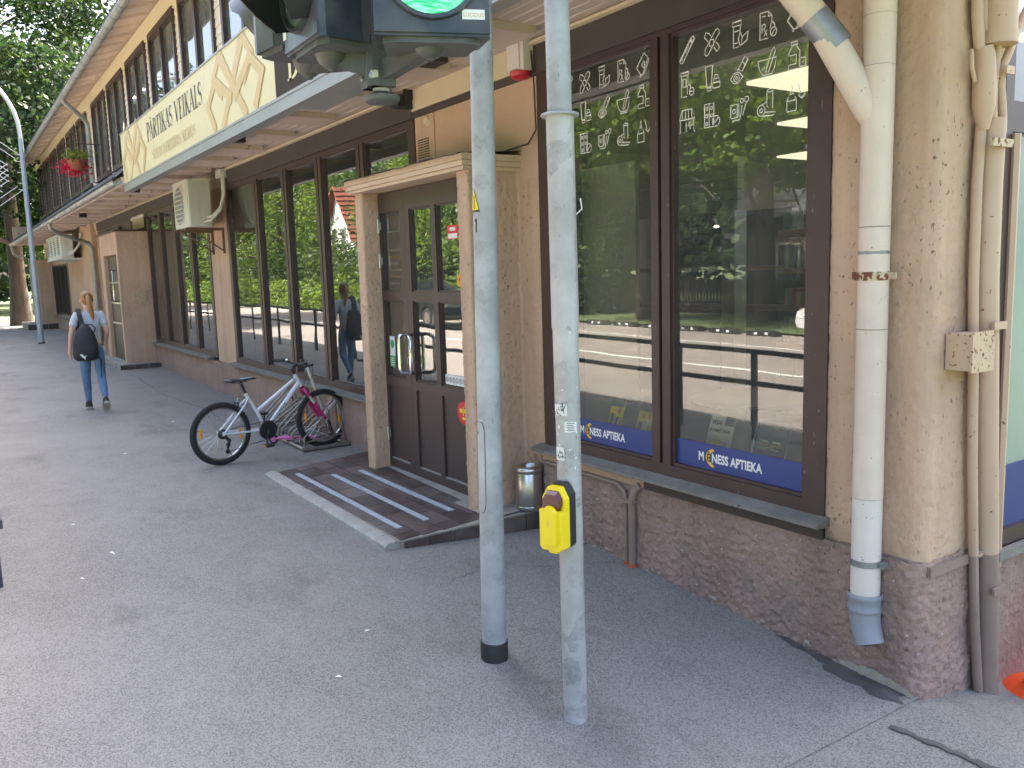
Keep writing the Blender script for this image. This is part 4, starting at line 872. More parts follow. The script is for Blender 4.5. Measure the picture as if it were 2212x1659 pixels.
e.build('concrete_edge', M['concrete'], RP)
S2 = thing('door_step', 'low tiled step at the far porch the person walks past', 'step', (-18.6,-.4,.14))
MB().box(-19.9,-17.35,-.75,-.0,.05,.235).build('slab', M['platform'], S2)
for k in range(3): MB().box(-17.35,-17.34,-.74+.25*k,-.50+.25*k,.10,.222).build('riser_tile', tm[0], S2)
S3 = thing('door_step', 'dark tiled step at the porch closing the far end of the building', 'step', (-36,-.5,.17))
MB().box(-37.2,-34.6,-1.0,0,.1,.36).build('slab', M['platform'], S3)
for k in range(3): MB().box(-34.6,-34.59,-.98+.32*k,-.68+.32*k,.14,.345).build('riser_tile', tm[0], S3)

# ------------------------------------------------------------------ steel poles in front
def lean(x, y, dx, dy): return lambda z: (x + dx*(z/3.0), y + dy*(z/3.0), z)
L1 = lean(-3.296,-1.368,.019,.029)
PA = thing('signal_mast', 'smooth pale galvanised mast with black base sleeve carrying the traffic lights', 'pole', (-3.296,-1.368,-.05))
zs = [-.08,.06,.06,.5,1.5,2.5,3.5,4.6,5.2]
MB().tube([L1(z) for z in zs], [.060,.060,.0575,.0568,.054,.051,.0475,.044,.043], 28).build('mast', M['galv'], PA, True)
MB().tube([L1(-.1), L1(.055), L1(.06)], [.0655,.0655,.0635], 28).build('base_sleeve', mat('black_sleeve', (.022,.022,.025), .55, var=.2, vs=9), PA, True)
sm = MB()                                       # hatch seam
cx, cy, _ = L1(1.0)
to = Vector((CAM.x-cx, CAM.y-cy, 0)).normalized(); sd = Vector((-to.y, to.x, 0))
def on_pole(L, r, ang, z):
    c = Vector(L(z)); to_ = Vector((CAM.x-c.x, CAM.y-c.y, 0)).normalized(); sd_ = Vector((-to_.y, to_.x, 0))     # sd points to image right
    return c + (to_*math.cos(ang) + sd_*math.sin(ang))*r
hp = [(-1.45,1.115)] + [(-.75+.32*math.sin(R_(a)), 1.055+.06*math.cos(R_(a))) for a in range(0,91,15)] + [(-.43,.80)] + [(-.75+.32*math.cos(R_(a)), .755-.06*math.sin(R_(a))) for a in range(0,91,15)] + [(-1.45,.68)]
MB().tube([on_pole(L1,.0562,a,z) for a, z in hp], .0018, 5).build('hatch_seam', M['black'], PA)
MB().lathe([(0,.01),(.007,.008),(.008,0)], on_pole(L1,.056,-1.25,1.06), 8).build('hatch_bolt', M['zinc'], PA)
# mast arm, drop tube, brackets
T = Vector((-2.575,-2.16,0)); top = Vector(L1(5.1)); dv = (Vector((T.x,T.y,5.1))-top); dv.z = 0
arm = [top - dv.normalized()*.12, top + dv*.5 + Vector((0,0,.03)), Vector((T.x,T.y,5.12)) + dv.normalized()*.12]
MB().tube(arm, [.045,.042,.04], 16).build('mast_arm', M['galv'], PA, True)
MB().tube([(T.x,T.y,5.1),(T.x,T.y,2.36)], .026, 16).build('drop_tube', M['galv'], PA, True)
MB().lathe([(0,2.337),(.05,2.337),(.058,2.345),(.058,2.356),(.03,2.36),(.026,2.37)], T, 24).build('end_plate', M['signal_dirty'], PA, True)
nG, nA, nB = Vector((.928,-.372,0)), Vector((-.02,-1,0)).normalized(), Vector((-1,-.03,0)).normalized()
def bracket(n, z, ln):
    side = Vector((-n.y, n.x, 0)); mb = MB()
    p = T.copy(); p.z = z
    q0, q1 = p + n*.03 + Vector((0,0,.01)), p + n*ln + Vector((0,0,.035)); s2 = side*.021
    mb.add([q0-s2-Vector((0,0,.032)),q0+s2-Vector((0,0,.032)),q0+s2+Vector((0,0,.032)),q0-s2+Vector((0,0,.032)),q1-s2*.8-Vector((0,0,.022)),q1+s2*.8-Vector((0,0,.022)),q1+s2*.8+Vector((0,0,.022)),q1-s2*.8+Vector((0,0,.022))],[(3,2,1,0),(4,5,6,7),(0,1,5,4),(1,2,6,5),(2,3,7,6),(3,0,4,7)])
    mb.lathe([(0,-.006),(.012,-.006),(.013,.0),(.022,.004),(.040,.020),(.052,.045),(.056,.07),(.056,.085),(0,.085)], p + n*ln + Vector((0,0,.0)), 16)
    return smooth_by_angle(mb.build('bracket', M['signal_dirty'], PA, True))
def clampb(n, z0, z1):
    side = Vector((-n.y, n.x, 0)); M4 = Matrix(((n.x,side.x,0,T.x),(n.y,side.y,0,T.y),(0,0,1,0),(0,0,0,1)))
    mb = MB().box(.012,.046,-.045,.045,z0,z1).xf(M4); mb.build('clamp', M['signal_dirty'], PA)
    for z in (z0+.03, z1-.03):
        MB().lathe([(0,.056),(.009,.054),(.010,.046)], (0,0,0), 8, 'x').xf(M4 @ Matrix.Translation((0,-.03,z))).build('bolt', M['zinc'], PA)
for n in (nG, nA, nB): clampb(n, 2.38, 2.53)
for q_, zb_ in (((-2.314,-2.122),2.45),((-2.648,-2.292),2.47),((-2.91,-2.267),2.50)):
    n_ = Vector((q_[0]-T.x, q_[1]-T.y, 0)); bracket(n_.normalized(), zb_-.03, n_.length)
M['lens_dark'] = mat('dark_lens', (.10,.13,.12), .15, var=.1, coat=.5)
def green_lens():
    m = bpy.data.materials.new('lit_green_lens'); m.use_nodes = True; t = m.node_tree; bsdf = t.nodes['Principled BSDF']
    co = t.nodes.new('ShaderNodeTexCoord').outputs['Object']
    mp = t.nodes.new('ShaderNodeMapping'); mp.inputs['Scale'].default_value = (1,18,85); t.links.new(co, mp.inputs[0])
    n = t.nodes.new('ShaderNodeTexNoise'); n.inputs['Scale'].default_value = 1.0; n.inputs['Detail'].default_value = 2; t.links.new(mp.outputs[0], n.inputs['Vector'])
    r = ramp(t, .40, .66, (.0,.42,.16), (.45,1.0,.72)); t.links.new(n.outputs['Fac'], r.inputs[0])
    v = tex(t, 'ShaderNodeTexVoronoi', 260, co); r2 = ramp(t, .25, .6, (1,1,1), (.45,.6,.55)); t.links.new(v.outputs['Distance'], r2.inputs[0])
    out = mixc(t, 1.0, r.outputs[0], r2.outputs[0], 'MULTIPLY')
    t.links.new(out, bsdf.inputs['Emission Color']); bsdf.inputs['Emission Strength'].default_value = .42; bsdf.inputs['Base Color'].default_value = (0,.15,.08,1); bsdf.inputs['Roughness'].default_value = .2
    return m
M['lens_green'] = green_lens()
def signal_head(label, n, fx, fy, z0, lens, lit, hw=.168):
    """local frame: +x out of the lens face, y across, z up; two lamps"""
    H = thing('traffic_light', label, 'traffic light', (fx, fy, z0), math.atan2(n.y, n.x), 'traffic light heads on the mast', False)
    d = .19
    for k in (0, 1):
        z = .34*k
        MB().prism([(-d,-hw+.05),(-d+.05,-hw+.012),(-.02,-hw),(0,-hw+.004),(0,hw-.004),(-.02,hw),(-d+.05,hw-.012),(-d,hw-.05)], 'z', z, z+.336).build('housing', M['signal'], H)
        MB().box(-.015,.008,-hw+.004,hw-.004,z+.008,z+.328).build('front_door', M['signal'], H)
        zc = z+.185
        ln = MB().lathe([(0,.022),(.06,.020),(.10,.015),(.127,.009)], (0,0,zc), 36, 'x'); ln.build('lens', lens if k == lit else M['lens_dark'], H, True)
        MB().lathe([(.127,.009),(.131,.022),(.142,.022),(.146,.008)], (0,0,zc), 36, 'x').build('lens_ring', M['signal'], H, True)
    # visors: open-bottomed tubes
    for k in (0, 1):
        if k == lit and lit == 0 and lens is M['lens_green']: continue
        zc = .34*k+.185; vs = []; ns = 22
        for i in range(ns+1):
            a = R_(-55 + 290*i/ns); L_ = .15 + .22*max(0, math.sin(a))**.6 if math.sin(a) > 0 else .15 + .12*math.sin(a)
            for rr_ in (.15,.144):
                vs += [(.008, rr_*math.cos(a), zc+rr_*math.sin(a)), (.008+L_, rr_*math.cos(a)*.98, zc+rr_*math.sin(a)-.01)]
        fs = []
        for i in range(ns):
            o_ = 4*i; fs += [(o_,o_+1,o_+5,o_+4),(o_+2,o_+6,o_+7,o_+3),(o_+1,o_+3,o_+7,o_+5)]
        MB().add(vs, fs).build('visor', M['black'], H, True)
    MB().prism([(-.17,-.12),(-.03,-.14),(-.01,-.1),(-.01,.1),(-.03,.14),(-.17,.12)], 'z', -.016, .0).build('bottom_cover', M['signal_dirty'], H)
    return H
HG = signal_head('traffic light head facing the viewer, lit green at the top', nG, -2.231, -2.155, 2.462, M['lens_green'], 0)
MB().box(.0085,.0095,.085,.150,.045,.072).build('maker_label', M['st_white'], HG)
place_text(sans('LUCIDUS', .0155, .0001), 'lettering', M['tan'], Matrix(((0,0,1,.0105),(1,0,0,.088),(0,1,0,.052),(0,0,0,1))), HG, .92)
signal_head('dark traffic light head turned to the street, nearest the long hood', nA, -2.65, -2.382, 2.50, M['lens_dark'], 5, .152)
signal_head('dark traffic light head farthest left, seen from behind its twin', nB, -3.00, -2.27, 2.545, M['lens_dark'], 5, .152)
MB().box(.0085,.0095,-.155,-.125,.05,.085).build('maker_label', M['st_white'], bpy.data.objects['traffic_light.001'])

L2 = lean(-2.679,-1.36,-.010,-.012)
PB = thing('push_button_pole', 'spangled galvanised pole with ring collar and torn stickers beside the mast', 'pole', (-2.679,-1.36,-.07))
MB().tube([L2(z) for z in (-.1,.3,.8,1.2,1.60)], [.0495,.0492,.049,.049,.0488], 28).build('lower_tube', M['galv2'], PB, True)
MB().tube([L2(z) for z in (1.205,1.21,1.55,1.566,1.60)], [.0485,.0505,.0508,.0515,.048], 28).build('joint_sleeve', M['galv2'], PB, True)
MB().tube([L2(z) for z in (1.568,1.575,2.0,2.372)], [.0545,.054,.0535,.053], 28).build('middle_tube', M['galv2'], PB, True)
MB().tube([L2(z) for z in (2.37,3.2,4.4)], [.0465,.0462,.046], 28).build('upper_tube', M['galv'], PB, True)
MB().lathe([(.047,2.366),(.071,2.366),(.074,2.371),(.071,2.377),(.047,2.379)], (L2(2.37)[0],L2(2.37)[1],0), 32).build('ring_collar', M['galv'], PB, True)
M['paper'] = mat('torn_paper', (.70,.70,.67), .8, var=.08, vs=30); M['scrawl'] = mat('marker_scrawl', (.05,.05,.06), .7)
def pole_patch(name, a0, a1, z0, z1, m, r=.0518, n=6, ragged=0., parent=PB, L=L2):
    mb = MB(); vs = []
    for i in range(n+1):
        a = a0+(a1-a0)*i/n
        vs += [on_pole(L, r, a, z0+rng.uniform(0,ragged)), on_pole(L, r, a, z1-rng.uniform(0,ragged))]
    mb.add(vs, [(2*i,2*i+2,2*i+3,2*i+1) for i in range(n)]); return mb.build(name, m, parent, True)
for a0, a1, z0, z1 in ((-1.25,-.05,1.222,1.272),(-1.3,-.35,1.042,1.100)):
    pole_patch('torn_sticker', a0, a1, z0, z1, M['paper'], .0522 if z0 > 1.2 else .0503, ragged=.004)
    for k in range(7):
        aa, zz = rng.uniform(a0+.15,a1-.15), rng.uniform(z0+.012,z1-.012)
        MB().tube([on_pole(L2,.0526 if z0 > 1.2 else .0507,aa+rng.uniform(-.22,.22)*j,zz+rng.uniform(-.012,.012)*j) for j in range(4)], .0011, 4).build('scrawl', M['scrawl'], PB)
pole_patch('notice_sticker', -.28, .75, 1.158, 1.199, M['paper'], .0498)
for k in range(5): pole_patch('print_line', -.12+.05*(k%2), .55-.1*(k%2), 1.164+.007*k, 1.1665+.007*k, M['scrawl'], .0502)
for k in range(26):
    a, z = rng.uniform(-1.1,1.2), rng.choice([rng.uniform(1.0,1.55), rng.uniform(1.0,1.3)]); s_ = rng.uniform(.003,.010)
    pole_patch('paper_scrap', a, a+s_*22*rng.uniform(.5,1), z, z+s_*rng.uniform(.8,2), M['paper'], .0525 if z > 1.21 else .0500, 2, .003)
MB().lathe([(0,.004),(.006,.003),(.008,0)], (0,0,0), 10, 'y').xf(Matrix.Translation(on_pole(L2,.05,.55,1.135)) @ Matrix.Rotation(math.atan2(to.y,to.x)-math.pi/2+math.pi,4,'Z')).build('rusty_bolt', M['rust'], PB)
MB().tube([on_pole(L2,.052,1.5,2.0),on_pole(L2,.075,1.5,2.02),on_pole(L2,.07,1.5,2.06)], .003, 5).build('wire_hook', M['paper'], PB)
# warning triangle and number on the mast
def tri_patch(pts, m, name, r):
    MB().add([on_pole(L1, r, a, z) for a, z in pts], [tuple(range(len(pts)))]).build(name, m, PA)
for off, m_, nm, r0 in ((0,'ink','triangle_border',.0538),(1,'st_yel','warning_triangle',.0544)):
    s_ = 1-.16*off
    mb = MB(); n, na = 8, 8; vs = []
    for i in range(n+1):
        h = i/n; hw = (1-h)*.62*s_; z = 2.052+.009*off+.105*s_*h
        vs += [on_pole(L1,r0,-1.02-hw+2*hw*j/na,z) for j in range(na+1)]
    mb.add(vs, [(i*(na+1)+j,i*(na+1)+j+1,(i+1)*(na+1)+j+1,(i+1)*(na+1)+j) for i in range(n) for j in range(na)]).build(nm, M[m_], PA)
MB().tube([on_pole(L1,.055,-1.0,2.12),on_pole(L1,.055,-.95,2.095),on_pole(L1,.055,-1.02,2.09),on_pole(L1,.055,-.98,2.068)], .002, 4).build('bolt_mark', M['ink'], PA)
MB().tube([on_pole(L1,.0545,-.92,2.012),on_pole(L1,.0545,-.80,2.024),on_pole(L1,.0545,-.80,1.965)], .0028, 4).build('number_one', M['ink'], PA)

# ------------------------------------------------------------------ push-button box
nb_ = Vector((.34,-.94,0)).normalized()
pb = L2(.83)
PBX = thing('push_button_box', 'yellow pedestrian push-button box with dark red lens strapped to the spangled pole', 'push button', (pb[0]+nb_.x*.045, pb[1]+nb_.y*.045, .70), math.atan2(nb_.y, nb_.x), None, False)
def outline(hw, z1, ch=.028, zb=0.): return [(-hw,zb+.012),(-hw+.012,zb),(hw-.012,zb),(hw,zb+.012),(hw,z1-.045),(hw-ch,z1),(-hw+ch,z1),(-hw,z1-.045)]
def extr(poly, x0, x1, mb=None, sc=1.0):
    mb = mb or MB(); n = len(poly); zc = .13
    vs = [(x0,)+p for p in poly] + [(x1, p[0]*sc, zc+(p[1]-zc)*sc) for p in poly]
    return mb.add(vs, [tuple(range(n-1,-1,-1)), tuple(range(n,2*n))] + [(i,(i+1)%n,n+(i+1)%n,n+i) for i in range(n)])
extr(outline(.050,.262), -.008, .040).build('back_case', M['black'], PBX)
yb = MB()
extr(outline(.052,.252,.026), .040, .075, yb); extr([(-.052,.012),(-.04,0),(.04,0),(.052,.012),(.052,.165),(.024,.165),(.018,.15),(-.018,.15),(-.024,.165),(-.052,.165)], .075, .100, yb, .97)
o = yb.build('cover', M['yellow_box'], PBX)
vs = []; mbp = MB()
pal = [(-.040+.04*math.cos(R_(a))*.9, .0) for a in (0,)]
press = [(-.030,.022),(.030,.022),(.034,.035),(.034,.150)] + [(.034*math.cos(R_(a)), .150+.034*math.sin(R_(a))) for a in range(15,180,15)] + [(-.034,.150),(-.034,.035)]
extr(press, .098, .116, None, .93).build('press_plate', M['yellow_box'], PBX)
lp_ = [(-.040,.158),(-.024,.158),(.0,.150),(.024,.158),(.040,.158),(.044,.205),(.026,.243),(-.026,.243),(-.044,.205)]
extr([(-.030,.150),(.030,.150),(.045,.19),(.042,.214),(.026,.240),(-.026,.240),(-.042,.214),(-.045,.19)], .074, .096, None, .88).build('signal_lens', M['dark_red'], PBX)
MB().box(.05,.085,-.018,.018,-.012,.004).build('bottom_lug', M['yellow_box'], PBX)
MB().box(.055,.065,.05,.060,.168,.176).build('side_clip', M['yellow_box'], PBX)
MB().ribbon([(-.006,.118),(.006,.112),(.0,.104),(-.006,.112),(.006,.118),(.0,.128),(-.006,.118)], .0015, lambda a, c: (.1168,a,c)).build('embossed_mark', M['tan'], PBX)

# ------------------------------------------------------------------ things fixed to the wall near the corner
DP = thing('downpipe', 'cream painted downpipe with a slanting branch and grey plastic outlet at the corner', 'downpipe', (-2.21,-.085,.08))
xd, yd = -2.21, -.085
MB().tube([(xd,yd,z) for z in (.30,.76)], .0628, 24).build('repainted_length', mat('white_pipe_paint', (.70,.64,.57), .45, var=.04, spots=[((.3,.25,.2), 40, .70, .03)]), DP, True)
MB().tube([(xd,yd,z) for z in (.762,1.0,1.8,2.36,2.9,3.4)], [.0645,.063,.063,.064,.0645,.0645], 24).build('main_pipe', M['pipe'], DP, True)
br = [Vector((xd,yd,2.36)), Vector((xd-.03,yd-.02,2.42)), Vector((-2.36,-.24,2.74)), Vector((-2.70,-.60,3.38))]
MB().tube(br, [.058,.062,.062,.062], 24).build('branch_pipe', M['pipe'], DP, True)
d_ = (br[3]-br[2]).normalized(); MB().tube([br[2]-d_*.09, br[2]+d_*.07], [.0645,.0645], 24).build('bare_collar', M['zinc'], DP, True)
for z in (1.50, 1.93, 2.58, 2.78): MB().lathe([(.0636,-.0015),(.0652,0),(.0636,.0015)], (xd,yd,z), 24).build('seam', M['sill'], DP)
pole_patch('bare_band', -1.4, 1.3, 1.815, 1.832, M['zinc'], .0637, 10, .004, DP, lambda z: (xd,yd,z))
cl = MB().lathe([(.0635,-.018),(.0665,-.018),(.0665,.018),(.0635,.018)], (xd,yd,1.725), 24).box(xd-.10,xd-.055,yd-.004,yd+.004,1.707,1.743).box(xd+.055,xd+.09,yd+.02,yd+.03,1.712,1.738); cl.build('clamp', M['rust'], DP)
cl = MB().lathe([(.064,-.014),(.0665,-.014),(.0665,.014),(.064,.014)], (xd,yd,.468), 24).box(xd+.055,xd+.09,yd-.004,yd+.03,.455,.482); cl.build('clamp', M['zinc'], DP)
MB().lathe([(.069,.325),(.0735,.322),(.074,.305),(.070,.298),(.069,.262),(.0725,.256),(.0725,.246),(.068,.240)], (xd,yd,0), 24).tube([(xd,yd,.25),(xd+.004,yd-.002,.21),(xd+.018,yd-.008,.155),(xd+.042,yd-.018,.10)], [.069,.066,.0635,.0625], 24, False).build('outlet', M['pvc'], DP, True)
MB().lathe([(0,0),(.058,0)], (0,0,0), 20).xf(Matrix.Translation((xd+.038,yd-.017,.106)) @ Matrix.Rotation(R_(-36),4,'Y') @ Matrix.Rotation(R_(-20),4,'X')).build('outlet_mouth', M['black'], DP)

def two_tone(name, pts, r, parent, seg=12, zsplit=.47):
    lo = [p for p in pts if p[2] <= zsplit]; hi = [p for p in pts if p[2] >= zsplit]
    if lo and hi:
        a, c = lo[-1] if lo[-1][2] < hi[0][2] else lo[0], hi[0] if hi[0][2] > lo[-1][2] else hi[-1]
        t = (zsplit-a[2])/(c[2]-a[2]); mid = tuple(a[i]+(c[i]-a[i])*t for i in range(3)); lo = lo+[mid]; hi = [mid]+hi
    if len(hi) > 1: MB().tube(hi, r, seg).build(name, M['conduit'], parent, True)
    if len(lo) > 1: MB().tube(lo, r, seg).build(name, M['conduit_low'], parent, True)
CB = thing('cable_conduits', 'bundle of beige painted cable pipes clamped to the side wall by the corner', 'conduits', (-1.96,.4,-.1))
two_tone('thin_pipe', [(-1.96,.432,-.22),(-1.96,.372,.14),(-1.965,.345,.47),(-1.965,.305,.9),(-1.965,.282,1.28),(-1.965,.252,1.7),(-1.965,.248,2.1),(-1.965,.26,2.33)], .0215, CB)
two_tone('thick_pipe', [(-1.955,.50,-.25),(-1.955,.47,.12),(-1.955,.44,.48),(-1.955,.40,.9),(-1.955,.37,1.28),(-1.955,.335,1.7),(-1.955,.33,2.1),(-1.955,.338,2.36)], .049, CB, 16)
MB().tube([(-1.955,.26,2.31),(-1.955,.255,2.37),(-1.955,.255,2.41),(-1.955,.253,2.50),(-1.955,.245,2.60),(-1.955,.235,2.64)], [.022,.036,.045,.045,.042,.036], 16).build('cable_joint', M['conduit'], CB, True)
for x, y, r in ((-1.962,.19,.023),(-1.955,.23,.014)): MB().tube([(x,y+.03,2.63),(x,y+.005,2.74),(x,y,2.80),(x,y-.01,3.4)], r, 12).build('cable', M['conduit'], CB, True)
MB().tube([(-1.93,.302,2.69),(-1.93,.30,3.4)], .067, 18).tube([(-1.93,.302,2.645),(-1.93,.302,2.695)], .072, 18).build('duct', M['conduit'], CB, True)
MB().tube([(-1.93,.363,2.30),(-1.93,.360,2.37),(-1.93,.336,2.48),(-1.93,.338,2.56),(-1.92,.365,2.62),(-1.92,.418,2.71),(-1.91,.49,2.82),(-1.9,.6,3.05)], .017, 12).build('cable', M['conduit'], CB, True)
MB().tube([(-1.94,.30,2.36),(-1.94,.30,2.5),(-1.935,.31,2.66)], .016, 10).build('cable', M['conduit'], CB, True)
for y0, y1, z, m_ in ((.225,.385,2.255,'rust'),(.305,.365,2.545,'conduit'),(.40,.51,.30,'conduit_low'),(.30,.40,1.50,'conduit')):
    MB().box(-1.905,-1.892,y0,y1,z-.016,z+.016).build('clamp', M[m_], CB)
MB().tube([(-1.97,.175,2.62),(-1.96,.16,2.6),(-1.96,.165,2.55),(-1.965,.20,2.50)], .009, 6).build('wire_loop', M['conduit'], CB, True)
JB = thing('junction_box', 'rust-speckled beige steel box fixed over the cable pipes', 'junction box', (-1.93,.19,1.34))
M['jbox'] = mat('rust_speckled_steel', (.52,.38,.26), .6, var=.06, vs=4, spots=[((.18,.065,.025), 62, .60, .03)])
MB().box(-1.995,-1.885,.112,.268,1.325,1.478).build('case', M['jbox'], JB)
MB().box(-1.885,-1.876,.104,.276,1.318,1.486).build('lid', M['jbox'], JB)
MB().lathe([(0,-1.8755),(.008,-1.8755)], (0,.185,1.39), 10, 'x').build('keyhole', M['black'], JB)
TR = MB().box(-1.995,-1.975,.03,.37,.43,.475).build('ledge_strip', M['conduit_low']); tag(TR, 'short mauve ledge strip on the side plinth left of the cable pipes', 'ledge')
CP = thing('cable_stub', 'pair of mauve cable pipes rising from the pavement under the pharmacy sill', 'conduits', (-3.84,-.04,0))
MB().tube([(-3.80,-.055,gz(-3.8)),(-3.80,-.055,.40),(-3.785,-.05,.46),(-3.75,-.03,.50)], .024, 12).build('pipe', M['conduit_low'], CP, True)
MB().tube([(-3.86,-.05,gz(-3.8)),(-3.86,-.05,.38)], .014, 8).build('pipe', M['conduit_low'], CP, True)
MB().tube([(-3.86,-.05,.38),(-3.88,-.045,.44),(-3.95,-.045,.475),(-4.3,-.045,.478),(-4.7,-.045,.48)], .014, 8).build('pipe', M['conduit_low'], CP, True)
MB().box(-3.885,-3.77,-.085,-.03,.385,.402).build('clamp', M['conduit_low'], CP)
MB().lathe([(.03,0),(.03,.02)], (-3.80,-.055,gz(-3.8)), 10).lathe([(.02,0),(.02,.02)], (-3.86,-.05,gz(-3.8)), 10).build('orange_sleeve', mat('orange_duct', (.50,.10,.05), .6), CP)

# ------------------------------------------------------------------ siren, camera, bin, cone
SI = thing('alarm_siren', 'white alarm siren box with red strobe base under the canopy', 'siren', (-4.84,-.04,3.05))
MB().prism([(-.105,3.28),(-.105,3.09),(-.095,3.085),(-.03,3.085),(-.03,3.29)], 'x', -4.935, -4.75).build('case', M['siren_white'], SI)
MB().prism([(-.115,3.292),(-.115,3.10),(-.106,3.10),(-.106,3.30)], 'x', -4.93, -4.79).build('cover', M['siren_white'], SI)
MB().lathe([(0,3.035),(.05,3.04),(.068,3.06),(.07,3.086),(0,3.086)], (-4.845,-.066,0), 18).build('strobe', M['red'], SI, True)
MB().tube([(-4.74,-.05,3.2),(-4.73,-.04,3.0),(-4.735,-.03,2.7),(-4.80,-.05,2.62),(-5.05,-.08,2.60)], .006, 5).build('cable', M['black'], SI)
CC = thing('security_camera', 'small black camera box at the end of the window header', 'camera', (-6.55,-.06,3.2))
MB().box(-6.62,-6.49,-.15,-.03,3.14,3.235).build('case', M['black'], CC); MB().box(-6.50,-6.47,-.1,-.02,3.12,3.29).build('bracket', M['black'], CC)
MB().tube([(-6.6,-.1,3.235),(-6.64,-.12,3.26),(-6.8,-.14,3.265)], .012, 6).build('cable', M['black'], CC)
SP = [(-9.0,'small black lamp under the canopy above the bicycle'),(-14.6,'small black lamp under the canopy left of the yellow sign'),(-20.5,'small black lamp under the canopy past the second porch')]
for x, lab in SP:
    o = MB().box(x-.05,x+.05,-.80,-.66,3.16,3.245).tube([(x,-.7,3.24),(x,-.66,3.275)], .012, 6).build('canopy_lamp', M['black']); tag(o, lab, 'lamp')
TBN = thing('litter_bin', 'brushed steel cylinder litter bin on the step beside the porch', 'litter bin', (-4.93,-.14,.13))
bx_, by_, bz_ = -4.815, -.108, rzf(-.15)+.008
MB().lathe([(0,.0),(.092,.0),(.094,.004),(.094,.255),(.092,.258)], (bx_,by_,bz_), 32).build('body', M['steel'], TBN, True)
MB().lathe([(.094,.258),(.099,.262),(.099,.292),(.09,.300),(.066,.304),(.060,.296),(.052,.25),(.0,.24)], (bx_,by_,bz_), 32).build('lid_ring', M['steel'], TBN, True)
MB().lathe([(.0945,.02),(.0965,.022),(.0945,.026)], (bx_,by_,bz_), 32).build('foot_ring', M['chrome'], TBN, True)
CO = thing('traffic_cone', 'orange traffic cone standing by the side wall at the right edge', 'cone', (-1.80,.76,-.26))
cz = gz(-1.8)-.145
MB().lathe([(0,.5),(.022,.5),(.03,.48),(.105,.045),(.11,.03)], (-1.80,.76,cz), 24).build('cone_body', M['orange'], CO, True)
MB().lathe([(.205,-.04),(.205,.016),(.19,.03),(.13,.038),(.108,.05)], (-1.80,.76,cz), 32).build('cone_base', M['orange'], CO, True)

# ------------------------------------------------------------------ air conditioners
def ac_unit(name, label, x0, x1, y0, y1, z0, z1, m, group=None, slats=False):
    A = thing(name, label, 'air conditioner', ((x0+x1)/2,(y0+y1)/2,z0), 0, group)
    MB().bbox(x0,x1,y0,y1,z0,z1,.02).build('case', m, A)
    MB().box(x0-.005,x1+.005,y0-.006,y1+.004,z1,z1+.014).build('top_cover', m, A)
    cx_, cz_, r_ = x0+(x1-x0)*.40, (z0+z1)/2, (z1-z0)*.42
    MB().lathe([(0,y0-.004),(r_,y0-.004)], (cx_,0,cz_), 28, 'y').build('fan_opening', M['grille'], A)
    for k in range(9): MB().box(cx_-r_, cx_+r_, y0-.014, y0-.006, cz_-r_+.02+k*r_*.235, cz_-r_+.034+k*r_*.235).build('grille_bar', m, A)
    MB().box(x1-.001,x1+.008,y0+.04,y0+.14,z0+.08,z1-.06).build('side_panel', m, A); MB().box(x1+.001,x1+.02,y1-.13,y1-.03,z0+.04,z0+.2).build('valve_cover', m, A)
    return A
A1 = ac_unit('air_conditioner', 'grimy air conditioner on wall brackets beside the bicycle window', -13.10,-12.26,-.50,-.18,2.50,3.12, M['ac'])
for x in (-13.0,-12.42):
    MB().box(x-.02,x+.02,-.52,0,2.455,2.495).box(x-.015,x+.015,-.03,0,2.14,2.46).tube([(x,-.03,2.18),(x,-.42,2.46)], .012, 5).build('bracket', mat('rusty_bracket', (.16,.095,.06), .8, var=.3, vs=8), A1)
MB().tube([(-12.24,-.25,2.62),(-12.15,-.2,2.64),(-12.05,-.12,2.74),(-12.02,-.08,2.9),(-12.04,-.07,3.12),(-12.10,-.06,3.22)], .025, 8).tube([(-12.24,-.30,2.56),(-12.12,-.24,2.58),(-11.99,-.15,2.70),(-11.96,-.09,2.9),(-11.98,-.07,3.14),(-12.06,-.06,3.24)], .018, 8).build('pipework', M['ac'], A1, True)
MB().bbox(-12.22,-11.98,-.12,-.03,3.14,3.25,.005).build('pipe_cover', M['ac'], A1)
for k in range(4):
    A = ac_unit('air_conditioner', ['nearest','second','third','farthest'][k] + ' of four white air conditioners lined up under the far canopy', -27.0-.86*k,-26.2-.86*k,-.62,-.30,2.46,3.08, M['ac_far'], 'four air conditioners in a row')
    MB().box(-27.02-.86*k,-26.18-.86*k,-.66,0,2.42,2.455).build('shelf', M['ac_far'], A)
    if k == 0: MB().tube([(-26.19,-.4,2.6),(-26.0,-.3,2.64),(-25.85,-.2,2.8),(-25.8,-.14,3.1)], .03, 8).tube([(-26.19,-.45,2.55),(-25.95,-.35,2.58),(-25.78,-.22,2.78),(-25.74,-.14,3.1)], .02, 8).build('pipework', M['ac_far'], A, True)

